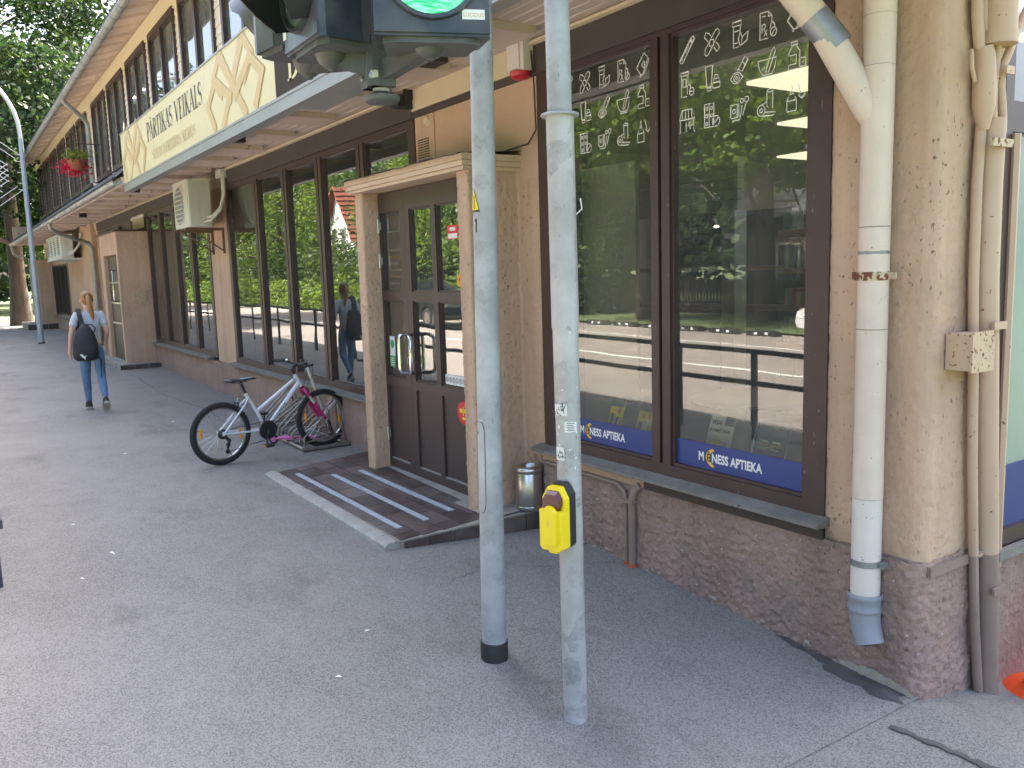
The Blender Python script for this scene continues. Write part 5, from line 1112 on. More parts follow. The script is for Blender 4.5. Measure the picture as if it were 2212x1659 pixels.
# ------------------------------------------------------------------ further downpipes, plaque, flowers
D2_ = thing('downpipe', 'weathered downpipe from the upper gutter to the canopy roof beside the flowers', 'downpipe', (-23.2,-.1,4.2))
MB().tube([(-22.75,-.63,6.0),(-22.78,-.61,5.94),(-23.08,-.16,5.62),(-23.17,-.10,5.53),(-23.2,-.09,5.4),(-23.2,-.09,4.16)], .055, 14).build('pipe', M['gutter'], D2_, True)
for z in (4.6,5.1): MB().lathe([(.057,-.015),(.062,-.015),(.062,.015),(.057,.015)], (-23.2,-.09,z), 14).build('clamp', M['rust'], D2_)
D3 = thing('downpipe', 'grey-brown downpipe from the canopy gutter to the pavement behind the person', 'downpipe', (-24.1,-.1,.2))
MB().tube([(-23.4,-1.1,3.2),(-23.4,-1.08,3.08),(-23.6,-.9,2.98),(-24.0,-.2,2.75),(-24.08,-.13,2.66),(-24.1,-.12,2.5),(-24.1,-.12,.3)], .05, 12).build('pipe', M['gutter'], D3, True)
D4 = thing('downpipe', 'thin downpipe dropping from the far corner of the canopy', 'downpipe', (-37.0,-.9,.2))
MB().tube([(-37.0,-1.1,3.2),(-37.0,-1.05,2.9),(-36.98,-.9,2.8),(-36.9,-.55,2.7),(-36.9,-.54,.2)], .045, 10).build('pipe', M['gutter'], D4, True)
PQ = MB().box(-17.678,-17.655,-.36,-.13,1.40,1.60).build('wall_plaque', M['jbox']); tag(PQ, 'plain tan plate on the side of the second porch', 'plate')
FB = thing('flower_basket', 'hanging basket of red flowers below the upper windows', 'flower basket', (-22.2,-.45,4.35))
MB().tube([(-22.35,0,4.95),(-22.35,-.5,4.95)], .012, 6).tube([(-22.35,-.5,4.95),(-22.35,-.5,4.6)], .004, 4).build('bracket', M['black'], FB)
MB().lathe([(0,4.34),(.12,4.36),(.20,4.46),(.23,4.58),(.21,4.58)], (-22.35,-.5,0), 16).build('pot', mat('terracotta_pot', (.30,.09,.06), .7), FB, True)
def leaf_cloud(n, cen, sig, size, lo=.0, flat=.5):
    c = np.array(cen) + nr.normal(size=(n,3))*np.array(sig)
    return c, size*nr.uniform(.6,1.3,n)
def leaf_mesh(name, c, s, m, droop=.3):
    n = len(c); nrm = nr.normal(size=(n,3)); nrm[:,2] = np.abs(nrm[:,2])+droop; nrm /= np.linalg.norm(nrm,axis=1)[:,None]
    t = nr.normal(size=(n,3)); t -= nrm*(t*nrm).sum(1)[:,None]; t /= np.linalg.norm(t,axis=1)[:,None]; q = np.cross(nrm,t)
    s = s[:,None]
    v = np.stack([c-t*s*.5, c+q*s*.34-t*s*.05, c+t*s*.55, c-q*s*.34-t*s*.05],1).reshape(-1,3)
    me = bpy.data.meshes.new(name); me.vertices.add(4*n); me.vertices.foreach_set('co', v.astype(np.float32).ravel())
    me.loops.add(4*n); me.loops.foreach_set('vertex_index', np.arange(4*n,dtype=np.int32))
    me.polygons.add(n); me.polygons.foreach_set('loop_start', np.arange(0,4*n,4,dtype=np.int32))
    at = me.attributes.new('rnd','FLOAT','FACE'); at.data.foreach_set('value', nr.random(n).astype(np.float32))
    me.materials.append(m); me.update(calc_edges=True); return me
M['petal'] = leafmat('red_petals', (.30,.005,.01), (.62,.02,.03), .3); M['leaf_fl'] = leafmat('basket_leaves', (.06,.11,.02), (.22,.24,.05))
c, s = leaf_cloud(420, (-22.55,-.55,4.42), (.17,.16,.085), .075); link('blossoms', leaf_mesh('blossoms', c, s, M['petal']), FB)
c, s = leaf_cloud(260, (-22.25,-.5,4.66), (.17,.14,.06), .075); link('foliage', leaf_mesh('foliage', c, s, M['leaf_fl']), FB)
# ------------------------------------------------------------------ bicycle (local: x forward, y left, z up)
BK = thing('bicycle', 'white and magenta ladies bicycle with its front wheel in the rack', 'bicycle', (-8.14,-1.361,.045), math.atan2(.985,-.17), None, False)
Rw = .300
def wheel(cx, cz, spokes):
    W = MB().lathe([(Rw-.052,-.013),(Rw-.044,-.018),(Rw-.030,-.0215),(Rw-.012,-.018),(Rw-.002,-.008),(Rw,0),(Rw-.002,.008),(Rw-.012,.018),(Rw-.030,.0215),(Rw-.044,.018),(Rw-.052,.013),(Rw-.052,-.013)], (cx,0,cz), 48, 'y').build('wheel', M['rubber'], BK, True)
    MB().lathe([(Rw-.064,-.010),(Rw-.048,-.0125),(Rw-.048,.0125),(Rw-.064,.010),(Rw-.064,-.010)], (cx,0,cz), 48, 'y').build('rim', M['steel'], W, True)
    sp = MB()
    for k in range(spokes):
        a = 2*math.pi*k/spokes; s_ = 1 if k % 2 else -1; a2 = a + s_*(1 if (k//2) % 2 else -1)*.9
        sp.tube([(cx+.018*math.cos(a2), s_*.028, cz+.018*math.sin(a2)), (cx+(Rw-.062)*math.cos(a), 0, cz+(Rw-.062)*math.sin(a))], .0016, 4, False)
    sp.build('spokes', M['chrome'], W)
    MB().tube([(cx,-.055,cz),(cx,-.034,cz),(cx,-.03,cz),(cx,.03,cz),(cx,.034,cz),(cx,.055,cz)], [.006,.008,.02,.02,.008,.006], 12).build('hub', M['steel'], W, True)
    for a in (R_(172), R_(-8)):
        px, pz = cx+(Rw-.105)*math.cos(a), cz+(Rw-.105)*math.sin(a)
        MB().bbox(px-.010,px+.010,-.012,.012,pz-.045,pz+.045,.004).build('reflector', M['amber'], W)
    MB().tube([(cx+(Rw-.065)*math.cos(5.1),0,cz+(Rw-.065)*math.sin(5.1)),(cx+(Rw-.10)*math.cos(5.1),0,cz+(Rw-.10)*math.sin(5.1))], .004, 6).build('valve', M['black'], W)
    return W
RH, FH, BBp = (.03,0,.30), (1.12,0,.30), (.486,0,.275)
wheel(.03,.30,24); wheel(1.12,.30,24)
fr = MB()
fr.tube([BBp,(.408,0,.455),(.316,0,.625),(.310,0,.64)], .0165, 12)
fr.tube([(.845,0,.742),(.62,0,.60),(.408,0,.468)], [.017,.0165,.0165], 12)
fr.tube([(.872,0,.69),(.68,0,.48),(.50,0,.288)], [.022,.023,.021], 14)
fr.tube([(.832,0,.780),(.898,0,.648)], .0205, 14)
for s_ in (-1, 1):
    fr.tube([(.325,s_*.012,.61),(.27,s_*.045,.55),(.045,s_*.06,.315)], .0095, 8); fr.tube([(.46,s_*.022,.275),(.34,s_*.05,.285),(.035,s_*.06,.30)], .0105, 8)
    fr.box(.015,.055,s_*.06-.003,s_*.06+.003,.285,.325)
FR = fr.build('frame', M['white_paint'], BK, True)
MB().tube([(.835,-.003,.742),(.62,-.003,.585),(.425,-.003,.463)], .0135, 8).build('top_tube_trim', mat('pale_lilac_paint', (.55,.42,.58), .3), BK, True)
me = sans('MUDDYFOX', .042, .001); dv_ = Vector((.872-.50,0,.69-.288)).normalized(); nv = Vector((dv_.z,0,-dv_.x))
nrm = Vector((0,-1,0)); up_ = nrm.cross(dv_)
place_text(me, 'lettering', mat('decal_grey', (.16,.22,.26), .5), Matrix(((dv_.x,up_.x,0,.545),(0,0,-1,-.0245),(dv_.z,up_.z,0,.322),(0,0,0,1))), FR, 1.05)
fk = MB(); fk.tube([(.895,0,.655),(.912,0,.62)], .022, 12)
for s_ in (-1, 1):
    fk.tube([(.908,s_*.0,.628),(.915,s_*.042,.615),(.93,s_*.05,.58)], .018, 8)
    fk.tube([(.925,s_*.05,.60),(.955,s_*.05,.55)], [.0165,.0165], 10); fk.tube([(1.005,s_*.05,.475),(1.03,s_*.05,.43),(1.12,s_*.052,.30),(1.123,s_*.052,.288)], [.018,.023,.021,.012], 10)
FK = fk.build('fork', M['magenta'], BK, True)
for s_ in (-1, 1): MB().tube([(.95,s_*.05,.555),(1.035,s_*.05,.425)], .0135, 10).build('fork_leg', M['siren_white'], FK, True)
st = MB().tube([(.905,0,.63),(.898,0,.648)], .024, 12); st.build('headset_ring', M['black'], BK, True)
MB().tube([(.315,0,.62),(.262,0,.752),(.258,0,.765)], .013, 10).build('seat_post', M['black'], BK, True)
MB().tube([(.300,-.022,.645),(.306,.022,.632)], .014, 8).build('seat_clamp', M['white_paint'], BK, True)
sd_ = MB()
for i, (x, hw, zt, zb) in enumerate(((.105,.02,.792,.785),(.115,.062,.806,.772),(.16,.074,.808,.765),(.21,.066,.800,.768),(.27,.036,.796,.772),(.34,.022,.798,.776),(.40,.019,.796,.776),(.425,.010,.788,.780))):
    for k in range(10):
        a = 2*math.pi*k/10; y = hw*math.cos(a); zc = (zt+zb)/2; sd_.v.append((x, y, zc+(zt-zb)/2*math.sin(a)))
for i in range(7):
    for k in range(10): sd_.f.append((i*10+k,i*10+(k+1)%10,(i+1)*10+(k+1)%10,(i+1)*10+k)); sd_.m.append(0)
sd_.f += [tuple(range(9,-1,-1)), tuple(range(70,80))]; sd_.m += [0,0]
SD = sd_.build('saddle', M['black'], BK, True)
MB().add([(.24,-.040,.796),(.36,-.021,.796),(.38,-.012,.801),(.24,-.02,.802)],[(0,1,2,3)]).build('saddle_trim', mat('pale_blue_trim', (.30,.52,.62), .5), SD)
MB().tube([(.15,-.022,.768),(.24,-.02,.752),(.33,-.012,.772)], .004, 5).tube([(.15,.022,.768),(.24,.02,.752),(.33,.012,.772)], .004, 5).build('saddle_rails', M['steel'], SD)
sm_ = MB().tube([(.830,0,.785),(.812,0,.83),(.815,0,.845),(.85,0,.872),(.872,0,.880)], [.016,.018,.018,.015,.015], 10); sm_.build('stem', M['black'], BK, True)
hb = MB().tube([(.80,.30,.905),(.83,.20,.905),(.868,.07,.882),(.872,0,.880),(.868,-.07,.882),(.83,-.20,.905),(.80,-.30,.905)], .011, 8); hb.build('handlebar', M['black'], BK, True)
for s_ in (-1, 1):
    MB().tube([(.795,s_*.31,.905),(.83,s_*.19,.905)], .0165, 10).build('grip', M['rubber'], BK, True)
    MB().tube([(.84,s_*.17,.90),(.87,s_*.18,.885),(.875,s_*.28,.872)], .006, 6).build('brake_lever', M['black'], BK, True)
    MB().bbox(.825,.862,s_*.15-.022,s_*.15+.022,.885,.935,.008).build('shifter', M['black'], BK)
    MB().tube([(.86,s_*.14,.89),(.97,s_*.12,.86),(1.0,s_*.06,.76),(.95,s_*.03,.66),(.93,s_*.02,.60)], .0025, 5).build('cable', M['black'], BK, True)
MB().lathe([(0,.018),(.022,.012),(.026,0),(0,0)], (.835,.12,.915), 14).build('bell', M['chrome'], BK, True)
# drive side (-y)
MB().lathe([(.0,-.058),(.085,-.058),(.092,-.052),(.092,-.045),(.0,-.045)], (.486,0,.275), 30, 'y').build('chain_guard', M['black'], BK)
MB().lathe([(.088,-.044),(.094,-.044),(.094,-.041),(.088,-.041)], (.486,0,.275), 30, 'y').build('chainring', M['steel'], BK)
MB().tube([(.486,-.06,.275),(.452,-.07,.14)], .010, 8).tube([(.486,.06,.275),(.520,.07,.41)], .010, 8).build('crank', M['black'], BK, True)
for x, y, z in ((.450,-.115,.135),(.522,.115,.415)):
    P_ = MB().bbox(x-.045,x+.045,y-.042,y+.042,z-.012,z+.012,.01).build('pedal', M['black'], BK); MB().box(x-.048,x-.045,y-.03,y+.03,z-.008,z+.008).build('pedal_reflector', M['amber'], P_)
MB().tube([(.486,-.05,.365),(.03,-.05,.335)], .0035, 5).tube([(.47,-.05,.185),(.09,-.05,.13),(.07,-.05,.14)], .0035, 5).build('chain', M['black'], BK)
MB().lathe([(0,-.062),(.028,-.06),(.048,-.045),(.048,-.035),(0,-.035)], (.03,0,.30), 20, 'y').build('cassette', M['black'], BK, True)
dr = MB().tube([(.035,-.07,.285),(.075,-.075,.235),(.06,-.07,.195),(.055,-.065,.13)], [.014,.018,.012,.010], 8).lathe([(0,-.072),(.022,-.072),(.022,-.058),(0,-.058)], (.055,0,.135), 14, 'y').lathe([(0,-.072),(.020,-.072),(.020,-.058),(0,-.058)], (.065,0,.20), 14, 'y'); dr.build('derailleur', M['black'], BK, True)
for cx, cz, a in ((.205,.535,.0),(.955,.585,0)):
    v_ = MB()
    for s_ in (-1, 1): v_.tube([(cx,s_*.045,cz-.04),(cx,s_*.035,cz+.02),(cx,s_*.03,cz+.045)], .008, 6).box(cx-.03,cx+.03,s_*.024-.006,s_*.024+.006,cz-.025,cz-.012)
    v_.tube([(cx,-.03,cz+.04),(cx,.03,cz+.04)], .003, 5); v_.build('brake', M['black'], BK)
MB().tube([(.205,0,.575),(.22,0,.62),(.26,0,.64),(.30,0,.60)], .0025, 5).build('brake_noodle', M['chrome'], BK)

# ------------------------------------------------------------------ rack and scooter
RK = thing('bicycle_rack', 'steel tube bicycle rack of slanting double hoops against the plinth', 'bicycle rack', (-8.9,-.27,.05))
M['rack'] = mat('tarnished_steel', (.27,.245,.21), .4, .6, var=.25, vs=12, spots=[((.20,.10,.05), 18, .64, .06)])
zr = .068
MB().tube([(-9.75,-.515,zr),(-8.18,-.515,zr)], .021, 12).build('floor_rail', M['rack'], RK, True); MB().tube([(-9.75,-.06,zr),(-8.18,-.06,zr)], .021, 12).build('floor_rail', M['rack'], RK, True)
for x in (-8.19,-9.74): MB().tube([(x,-.54,zr),(x,-.03,zr)], .0215, 12).build('end_tube', M['rack'], RK, True)
for k in range(5):
    for j in (0, 1):
        x = -8.265 - .335*k - .125*j; h = .50 if (k % 2 == 0) else .42
        pts = [(x,-.49,zr),(x,-.488,.15)] + [(x,-.488+.05*(1-math.cos(R_(a))),.15+.05*math.sin(R_(a))) for a in (20,40,60)] + [(x,-.16,h-.03)] + [(x,-.16+.06*math.sin(R_(a)),h-.03-.0+.03*(1-abs(a-45)/45)) for a in (20,45,70)] + [(x,-.09,h-.07),(x,-.06,zr)]
        MB().tube(pts, .0105, 7).tube([(x,-.485,.12),(x,-.07,.17)], .008, 6).build('hoop', M['rack'], RK, True)
SC = thing('kick_scooter', 'small pink kick scooter with silver stem parked inside the rack', 'scooter', (-8.7,-.5,.05))
def mini_wheel(c, ax_):
    W = MB().lathe([(.028,-.012),(.048,-.012),(.05,0),(.048,.012),(.028,.012)], (0,0,0), 20, 'y').xf(Matrix.Translation(c) @ Matrix.Rotation(ax_,4,'Z')).build('wheel', M['rubber'], SC, True)
    MB().lathe([(0,-.013),(.029,-.013),(.029,.013),(0,.013)], (0,0,0), 16, 'y').xf(Matrix.Translation(c) @ Matrix.Rotation(ax_,4,'Z')).build('hub', M['pink'], W)
ang = math.atan2(.44,.36)
pr_, pf_ = Vector((-8.80,-.63,.10)), Vector((-8.40,-.14,.10))
mini_wheel(pr_, ang); mini_wheel(pf_, ang)
dd = (pf_-pr_).normalized()
MB().tube([pr_+Vector((0,0,.0)), pr_+dd*.12+Vector((0,0,.02)), pr_+dd*.2], [.012,.022,.024], 8).build('rear_fork', M['pink'], SC, True)
sd2 = Vector((-dd.y,dd.x,0)); n0_ = pr_+dd*.13; n1_ = pr_+dd*.50
mbs = MB(); q = [n0_-sd2*.05, n1_-sd2*.05, n1_+sd2*.05, n0_+sd2*.05]
mbs.add([p+Vector((0,0,.0)) for p in q]+[p+Vector((0,0,.025)) for p in q], [(0,3,2,1),(4,5,6,7),(0,1,5,4),(1,2,6,5),(2,3,7,6),(3,0,4,7)]).build('deck', M['pink'], SC)
MB().tube([pf_, pf_+Vector((0,0,.08)), pf_-dd*.04+Vector((0,0,.2))], [.014,.020,.018], 8).build('front_fork', M['black'], SC, True)
hd = Vector((-8.475,-.34,.87))
MB().tube([pf_-dd*.03+Vector((0,0,.14)), hd], .0145, 10).build('stem', mat('silver_tube', (.75,.74,.70), .3, .6), SC, True)
MB().tube([hd+sd2*.17, hd-sd2*.17], .013, 8).build('handlebar', M['black'], SC, True)

# ------------------------------------------------------------------ person walking away
def skin_mesh(name, verts, edges, radii, sub=2):
    me = bpy.data.meshes.new(name); me.from_pydata(verts, edges, [])
    o = bpy.data.objects.new(name, me); col.objects.link(o)
    sk = o.modifiers.new('skin', 'SKIN'); sk.use_smooth_shade = True; sk.branch_smoothing = .3
    if not me.skin_vertices: me.skin_vertices.new()
    for i, r in enumerate(radii):
        d = me.skin_vertices[0].data[i]; d.radius = r if hasattr(r, '__len__') else (r, r); d.use_root = (i == 0)
    ss = o.modifiers.new('sub', 'SUBSURF'); ss.levels = sub; ss.render_levels = sub
    dg = bpy.context.evaluated_depsgraph_get(); m2 = bpy.data.meshes.new_from_object(o.evaluated_get(dg)); bpy.data.objects.remove(o)
    m2.polygons.foreach_set('use_smooth', [True]*len(m2.polygons)); m2.name = name; return m2
class Sk:
    def __init__(s): s.v, s.e, s.r = [], [], []
    def add(s, p, r, parent=None):
        s.v.append(p); s.r.append(r)
        if parent is not None: s.e.append((parent, len(s.v)-1))
        return len(s.v)-1
    def chain(s, parent, pts):
        for p, r in pts: parent = s.add(p, r, parent)
        return parent
PS = thing('person', 'person in grey T-shirt and blue jeans walking away with a black backpack', 'person', (-12.65,-1.80,gz(-12.65)), math.pi-.05, None, False)
M['skin'] = mat('skin', (.58,.36,.27), .55, var=.04); M['tee'] = mat('grey_tee', (.46,.49,.54), .9, var=.05, vs=8, bump=.3, bs=18)
M['jeans'] = mat('blue_jeans', (.11,.20,.34), .9, var=.25, vs=5, fine=(90,.15)); M['hair'] = mat('copper_hair', (.30,.145,.055), .5, var=.3, vs=16, stretch=(1,1,.15)); M['shoe'] = mat('dark_shoe', (.035,.03,.03), .7); M['sole'] = mat('pale_sole', (.42,.38,.33), .8, var=.15, vs=20)
k_ = .918
def sc(p): return (p[0]*k_, p[1]*k_, p[2]*k_)
def arm_hand(S, w_, hand, s_):
    palm = S.chain(w_, [(sc(hand), (.026*k_,.034*k_))])
    for j, (dx, dy, L_) in enumerate(((.030,0,.070),(.012,0,.080),(-.006,0,.075),(-.022,0,.060))):
        f0 = S.add(sc((hand[0]+dx, hand[1], hand[2]-.045)), .0095*k_, palm)
        S.add(sc((hand[0]+dx+.012, hand[1]-s_*.008, hand[2]-.045-L_*.5)), .0088*k_, f0); S.add(sc((hand[0]+dx+.018, hand[1]-s_*.022, hand[2]-.045-L_*.85)), .0075*k_, len(S.v)-1)
    t0 = S.add(sc((hand[0]+.042, hand[1]-s_*.012, hand[2]-.012)), .010*k_, palm); S.add(sc((hand[0]+.055, hand[1]-s_*.02, hand[2]-.05)), .0085*k_, t0)
sho = {1: ((-.005,.165,1.395),(-.045,.245,1.13),(.02,.275,.905),(.035,.28,.835)), -1: ((-.005,-.165,1.395),(-.05,-.225,1.14),(.10,-.215,.96),(.14,-.20,.90))}
leg = {1: ((.005,.085,.90),(.06,.095,.49),(.10,.085,.10)), -1: ((-.005,-.085,.90),(-.02,-.10,.49),(-.315,-.105,.185))}
toe = {1: (.22,.095,.045), -1: (-.245,-.105,.05)}; heel = {1: (.06,.085,.045), -1: (-.36,-.105,.15)}
S = Sk(); p0 = S.add(sc((0,0,.95)), (.125*k_,.095*k_))
ch = S.chain(p0, [(sc((0,0,1.10)),(.105*k_,.08*k_)),(sc((0,0,1.30)),(.125*k_,.085*k_))]); nk = S.chain(ch, [(sc((0,0,1.445)),.052*k_),(sc((.012,0,1.50)),.05*k_)])
hd_ = S.chain(nk, [(sc((.025,0,1.555)),(.068*k_,.075*k_)),(sc((.022,0,1.62)),(.074*k_,.088*k_)),(sc((.012,0,1.675)),(.05*k_,.06*k_))])
for s_ in (1, -1):
    a = S.chain(ch, [(sc(sho[s_][0]),.052*k_),(sc(sho[s_][1]),.036*k_),(sc(sho[s_][2]),.026*k_)]); arm_hand(S, a, sho[s_][3], s_)
    S.chain(p0, [(sc(leg[s_][0]),.085*k_),(sc(leg[s_][1]),.052*k_),(sc(leg[s_][2]),.036*k_),(sc(toe[s_]),.03*k_)])
body = link('body', skin_mesh('body', S.v, S.e, S.r), PS); body.data.materials.append(M['skin'])
fc = MB()   # face, turned away from the viewer
for s_ in (1, -1):
    fc.lathe([(0,.012),(.009,.008),(.012,0),(.009,-.008),(0,-.012)], sc((.088,s_*.03,1.60)), 8, 'x'); fc.tube([sc((.02,s_*.078,1.615)),sc((.015,s_*.086,1.60)),sc((.02,s_*.078,1.575))], [.008,.014,.008], 6)
fc.tube([sc((.09,0,1.60)),sc((.115,0,1.575)),sc((.092,0,1.57))], [.006,.012,.008], 6); fc.tube([sc((.092,-.02,1.545)),sc((.098,0,1.547)),sc((.092,.02,1.545))], .006, 6)
fc.build('face', M['skin'], PS, True)
S = Sk(); c0_ = S.add(sc((-.005,0,1.31)), (.150*k_,.104*k_)); S.chain(c0_, [(sc((-.005,0,1.12)),(.140*k_,.102*k_)),(sc((-.005,0,.97)),(.150*k_,.112*k_)),(sc((-.005,0,.90)),(.152*k_,.114*k_))])
S.chain(c0_, [(sc((-.005,0,1.42)),(.085*k_,.066*k_)),(sc((-.002,0,1.455)),(.062*k_,.058*k_))])
for s_ in (1, -1):
    a, e_ = Vector(sho[s_][0]), Vector(sho[s_][1]); m1 = a.lerp(e_,.45); m2_ = a.lerp(e_,.72)
    S.chain(c0_, [(sc(a),.068*k_),(sc(m1),.062*k_),(sc(m2_),.060*k_)])
link('t_shirt', skin_mesh('t_shirt', S.v, S.e, S.r), PS).data.materials.append(M['tee'])
S = Sk(); p0 = S.add(sc((-.005,0,.93)), (.140*k_,.108*k_)); S.add(sc((-.005,0,1.0)), (.125*k_,.098*k_), p0)
for s_ in (1, -1):
    h_, kn, an = [Vector(q_) for q_ in leg[s_]]
    S.chain(p0, [(sc(h_+Vector((-.01,s_*.005,-.06))),(.098*k_,.105*k_)),(sc(h_.lerp(kn,.55)),.082*k_),(sc(kn),.064*k_),(sc(kn.lerp(an,.4)),.060*k_),(sc(kn.lerp(an,.88)),.046*k_),(sc(kn.lerp(an,.95)),.046*k_)])
link('jeans', skin_mesh('jeans', S.v, S.e, S.r), PS).data.materials.append(M['jeans'])
for s_ in (1, -1):
    h0, t0 = Vector(sc(heel[s_])), Vector(sc(toe[s_])); d0 = (t0-h0).normalized(); u0 = Vector((0,1,0)).cross(d0)*-1
    if u0.z < 0: u0 = -u0
    sh, so_ = MB(), MB(); N_ = 9
    for mb, lo, hi, gw in ((sh,-.005,.062,1.0),(so_,-.032,-.003,1.08)):
        for i in range(N_):
            t = i/(N_-1); c = h0 + (t0-h0)*(t*1.22-.10); wdt = (.034+.012*math.sin(math.pi*min(1,t*1.15)))*gw*(.55 if i in (0,N_-1) else 1); hh = hi if mb is so_ else (hi*(1-.55*t)+.012)
            for (yy, uu) in ((-1,lo),(1,lo),(.75,hh),(-.75,hh)): mb.v.append(tuple(c + Vector((0,yy*wdt,0)) + u0*uu))
        for i in range(N_-1):
            for q_ in range(4): mb.f.append((i*4+q_,i*4+(q_+1)%4,(i+1)*4+(q_+1)%4,(i+1)*4+q_)); mb.m.append(0)
        mb.f += [(3,2,1,0),tuple(range(4*N_-4,4*N_))]; mb.m += [0,0]
    SH = sh.build('shoe', M['shoe'], PS, True); so_.build('sole', M['sole'], SH)
hr = MB(); hr.lathe([(0,.118),(.045,.108),(.075,.08),(.092,.04),(.094,0),(.085,-.04),(.06,-.07)], (0,0,0), 22)
hr.xf(Matrix.Translation(sc((-.005,0,1.615))) @ Matrix.Rotation(R_(-18),4,'Y') @ Matrix.Diagonal((1.02*k_,.92*k_,.98*k_,1)))
HA = hr.build('hair', M['hair'], PS, True)
MB().tube([sc(p) for p in ((-.085,0,1.655),(-.125,-.01,1.635),(-.145,-.02,1.56),(-.14,-.03,1.46),(-.135,-.045,1.36),(-.13,-.05,1.31))], [.024,.034,.038,.034,.022,.006], 12).build('ponytail', M['hair'], HA, True)
MB().lathe([(.03,-.01),(.04,0),(.03,.01)], sc((-.10,-.003,1.645)), 12, 'x').build('hair_tie', M['black'], HA, True)
# backpack slung on the left shoulder
BP = thing('backpack', 'black backpack with a white leaping-cat mark hanging from the walker\'s left shoulder', 'backpack', tuple(PS.location), math.pi-.05, None, False)
M['nylon'] = mat('black_nylon', (.018,.019,.024), .6, var=.3, vs=8, bump=.35, bs=12)
bp = MB(); rows = [(.74,.11,.09,-.02),(.77,.155,.115,-.03),(.86,.172,.125,-.035),(.98,.165,.12,-.03),(1.10,.135,.10,-.015),(1.20,.085,.07,.0),(1.26,.035,.035,.01)]
for z, hw, dp, ox in rows:
    for k in range(20):
        a = 2*math.pi*k/20; cx_ = abs(math.cos(a))**.7*math.copysign(1,math.cos(a)); sx_ = abs(math.sin(a))**.7*math.copysign(1,math.sin(a))
        bp.v.append(sc((-.175+ox+dp*.72*cx_, .085+hw*sx_-(z-1.0)*.03, z+.018*math.sin(5*a+z*9)*.3)))
for i in range(len(rows)-1):
    for k in range(20): bp.f.append((i*20+k,i*20+(k+1)%20,(i+1)*20+(k+1)%20,(i+1)*20+k)); bp.m.append(0)
bp.f += [tuple(range(19,-1,-1)), tuple(range(len(rows)*20-20,len(rows)*20))]; bp.m += [0,0]
bp.build('pack', M['nylon'], BP, True)
MB().tube([sc(p) for p in ((-.27,.24,1.0),(-.285,.17,.985),(-.29,.05,.95),(-.27,-.06,.93))], .006, 5).build('zip', M['black'], BP)
stp = [(-.14,.10,1.24),(-.10,.12,1.38),(-.03,.125,1.472),(.05,.125,1.43),(.11,.13,1.25),(.10,.15,1.05),(.0,.18,.92),(-.1,.19,.86)]
mb = MB(); vs = []
for p in stp: vs += [sc((p[0],p[1]-.032,p[2])), sc((p[0],p[1]+.032,p[2]))]
n = len(stp); off = [(v[0]-.008, v[1], v[2]+.01) for v in vs]
mb.add(vs+off, [(2*i,2*i+1,2*i+3,2*i+2) for i in range(n-1)] + [(2*n+2*i,2*n+2*i+2,2*n+2*i+3,2*n+2*i+1) for i in range(n-1)] + [(2*i,2*i+2,2*n+2*i+2,2*n+2*i) for i in range(n-1)] + [(2*i+1,2*n+2*i+1,2*n+2*i+3,2*i+3) for i in range(n-1)])
mb.build('shoulder_strap', M['nylon'], BP)
MB().tube([sc(p) for p in ((-.17,.05,1.25),(-.22,-.02,1.25),(-.24,-.06,1.20),(-.22,-.04,1.14),(-.18,.0,1.15))], .009, 6).build('carry_loop', M['nylon'], BP, True)
MB().tube([sc(p) for p in ((-.2,-.06,.80),(-.22,-.10,.74),(-.2,-.09,.62),(-.2,-.085,.48))], [.012,.02,.007,.007], 6).build('loose_strap', M['nylon'], BP, True)
lg = MB()
for pts, ws in (([(.175,.84),(.155,.835),(.135,.808),(.115,.785),(.108,.765)],[.006,.022,.026,.018,.006]),([(.128,.80),(.105,.808),(.085,.822)],[.014,.010,.004])):
    lg.ribbon(pts, [w_*1.2 for w_ in ws], lambda a, c: sc((-.303, a, c)))
lg.build('cat_mark', M['st_white'], BP)

# ------------------------------------------------------------------ street lamp, railing, scraps
LP = thing('street_lamp', 'grey curved-arm street lamp with diamond lattice ornament at the left edge', 'street lamp', (-26.5,-1.27,.17))
M['lampgrey'] = mat('lamp_post_grey', (.36,.42,.50), .4, .4, var=.06, vs=3)
MB().tube([(-26.5,-1.27,.15),(-26.5,-1.27,3.0),(-26.55,-1.27,5.6)], [.075,.068,.058], 14).build('post', M['lampgrey'], LP, True)
MB().lathe([(.085,.0),(.085,.03),(.075,.04)], (-26.5,-1.27,.165), 14).build('foot', M['black'], LP)
arm = [(-26.55,-1.27,5.55)] + [(-26.55,-1.27-1.9*(1-math.cos(R_(a))),5.7+1.9*math.sin(R_(a))) for a in range(0,91,9)]
MB().tube(arm, .052, 12).build('arm', mat('bright_zinc', (.62,.63,.64), .35, .5, var=.05), LP, True)
MB().lathe([(0,-.05),(.16,-.02),(.2,.03),(.1,.1),(0,.11)], (-26.55,-3.4,7.6), 16).build('lantern', M['lampgrey'], LP, True)
OR = MB(); oy, oz = -1.93, 4.72
def L_(*p): OR.tube([(-26.5, oy+a, oz+b_) for a, b_ in p], .011, 5)
for s_ in (1, .80): L_((0,.90*s_),(.60*s_,.45*s_)); L_((0,.90*s_),(-.60*s_,.45*s_)); L_((0,-.90*s_),(.60*s_,-.45*s_)); L_((0,-.90*s_),(-.60*s_,-.45*s_))
L_((0,.90),(0,-.90))
for d_ in (-.07,.07):
    for q_ in (-.14,.14): L_((-.30,q_+d_),(.12,q_+d_-.315)); L_((.30,q_+d_),(-.12,q_+d_-.315)); L_((-.12,q_+d_+.27),(.30,q_+d_-.045)); L_((.12,q_+d_+.27),(-.30,q_+d_-.045))
for z in (.45,.28,.0,-.28,-.45): L_((.5,z),(.66,z))
OR.build('ornament', mat('white_tube', (.55,.56,.56), .5), LP)
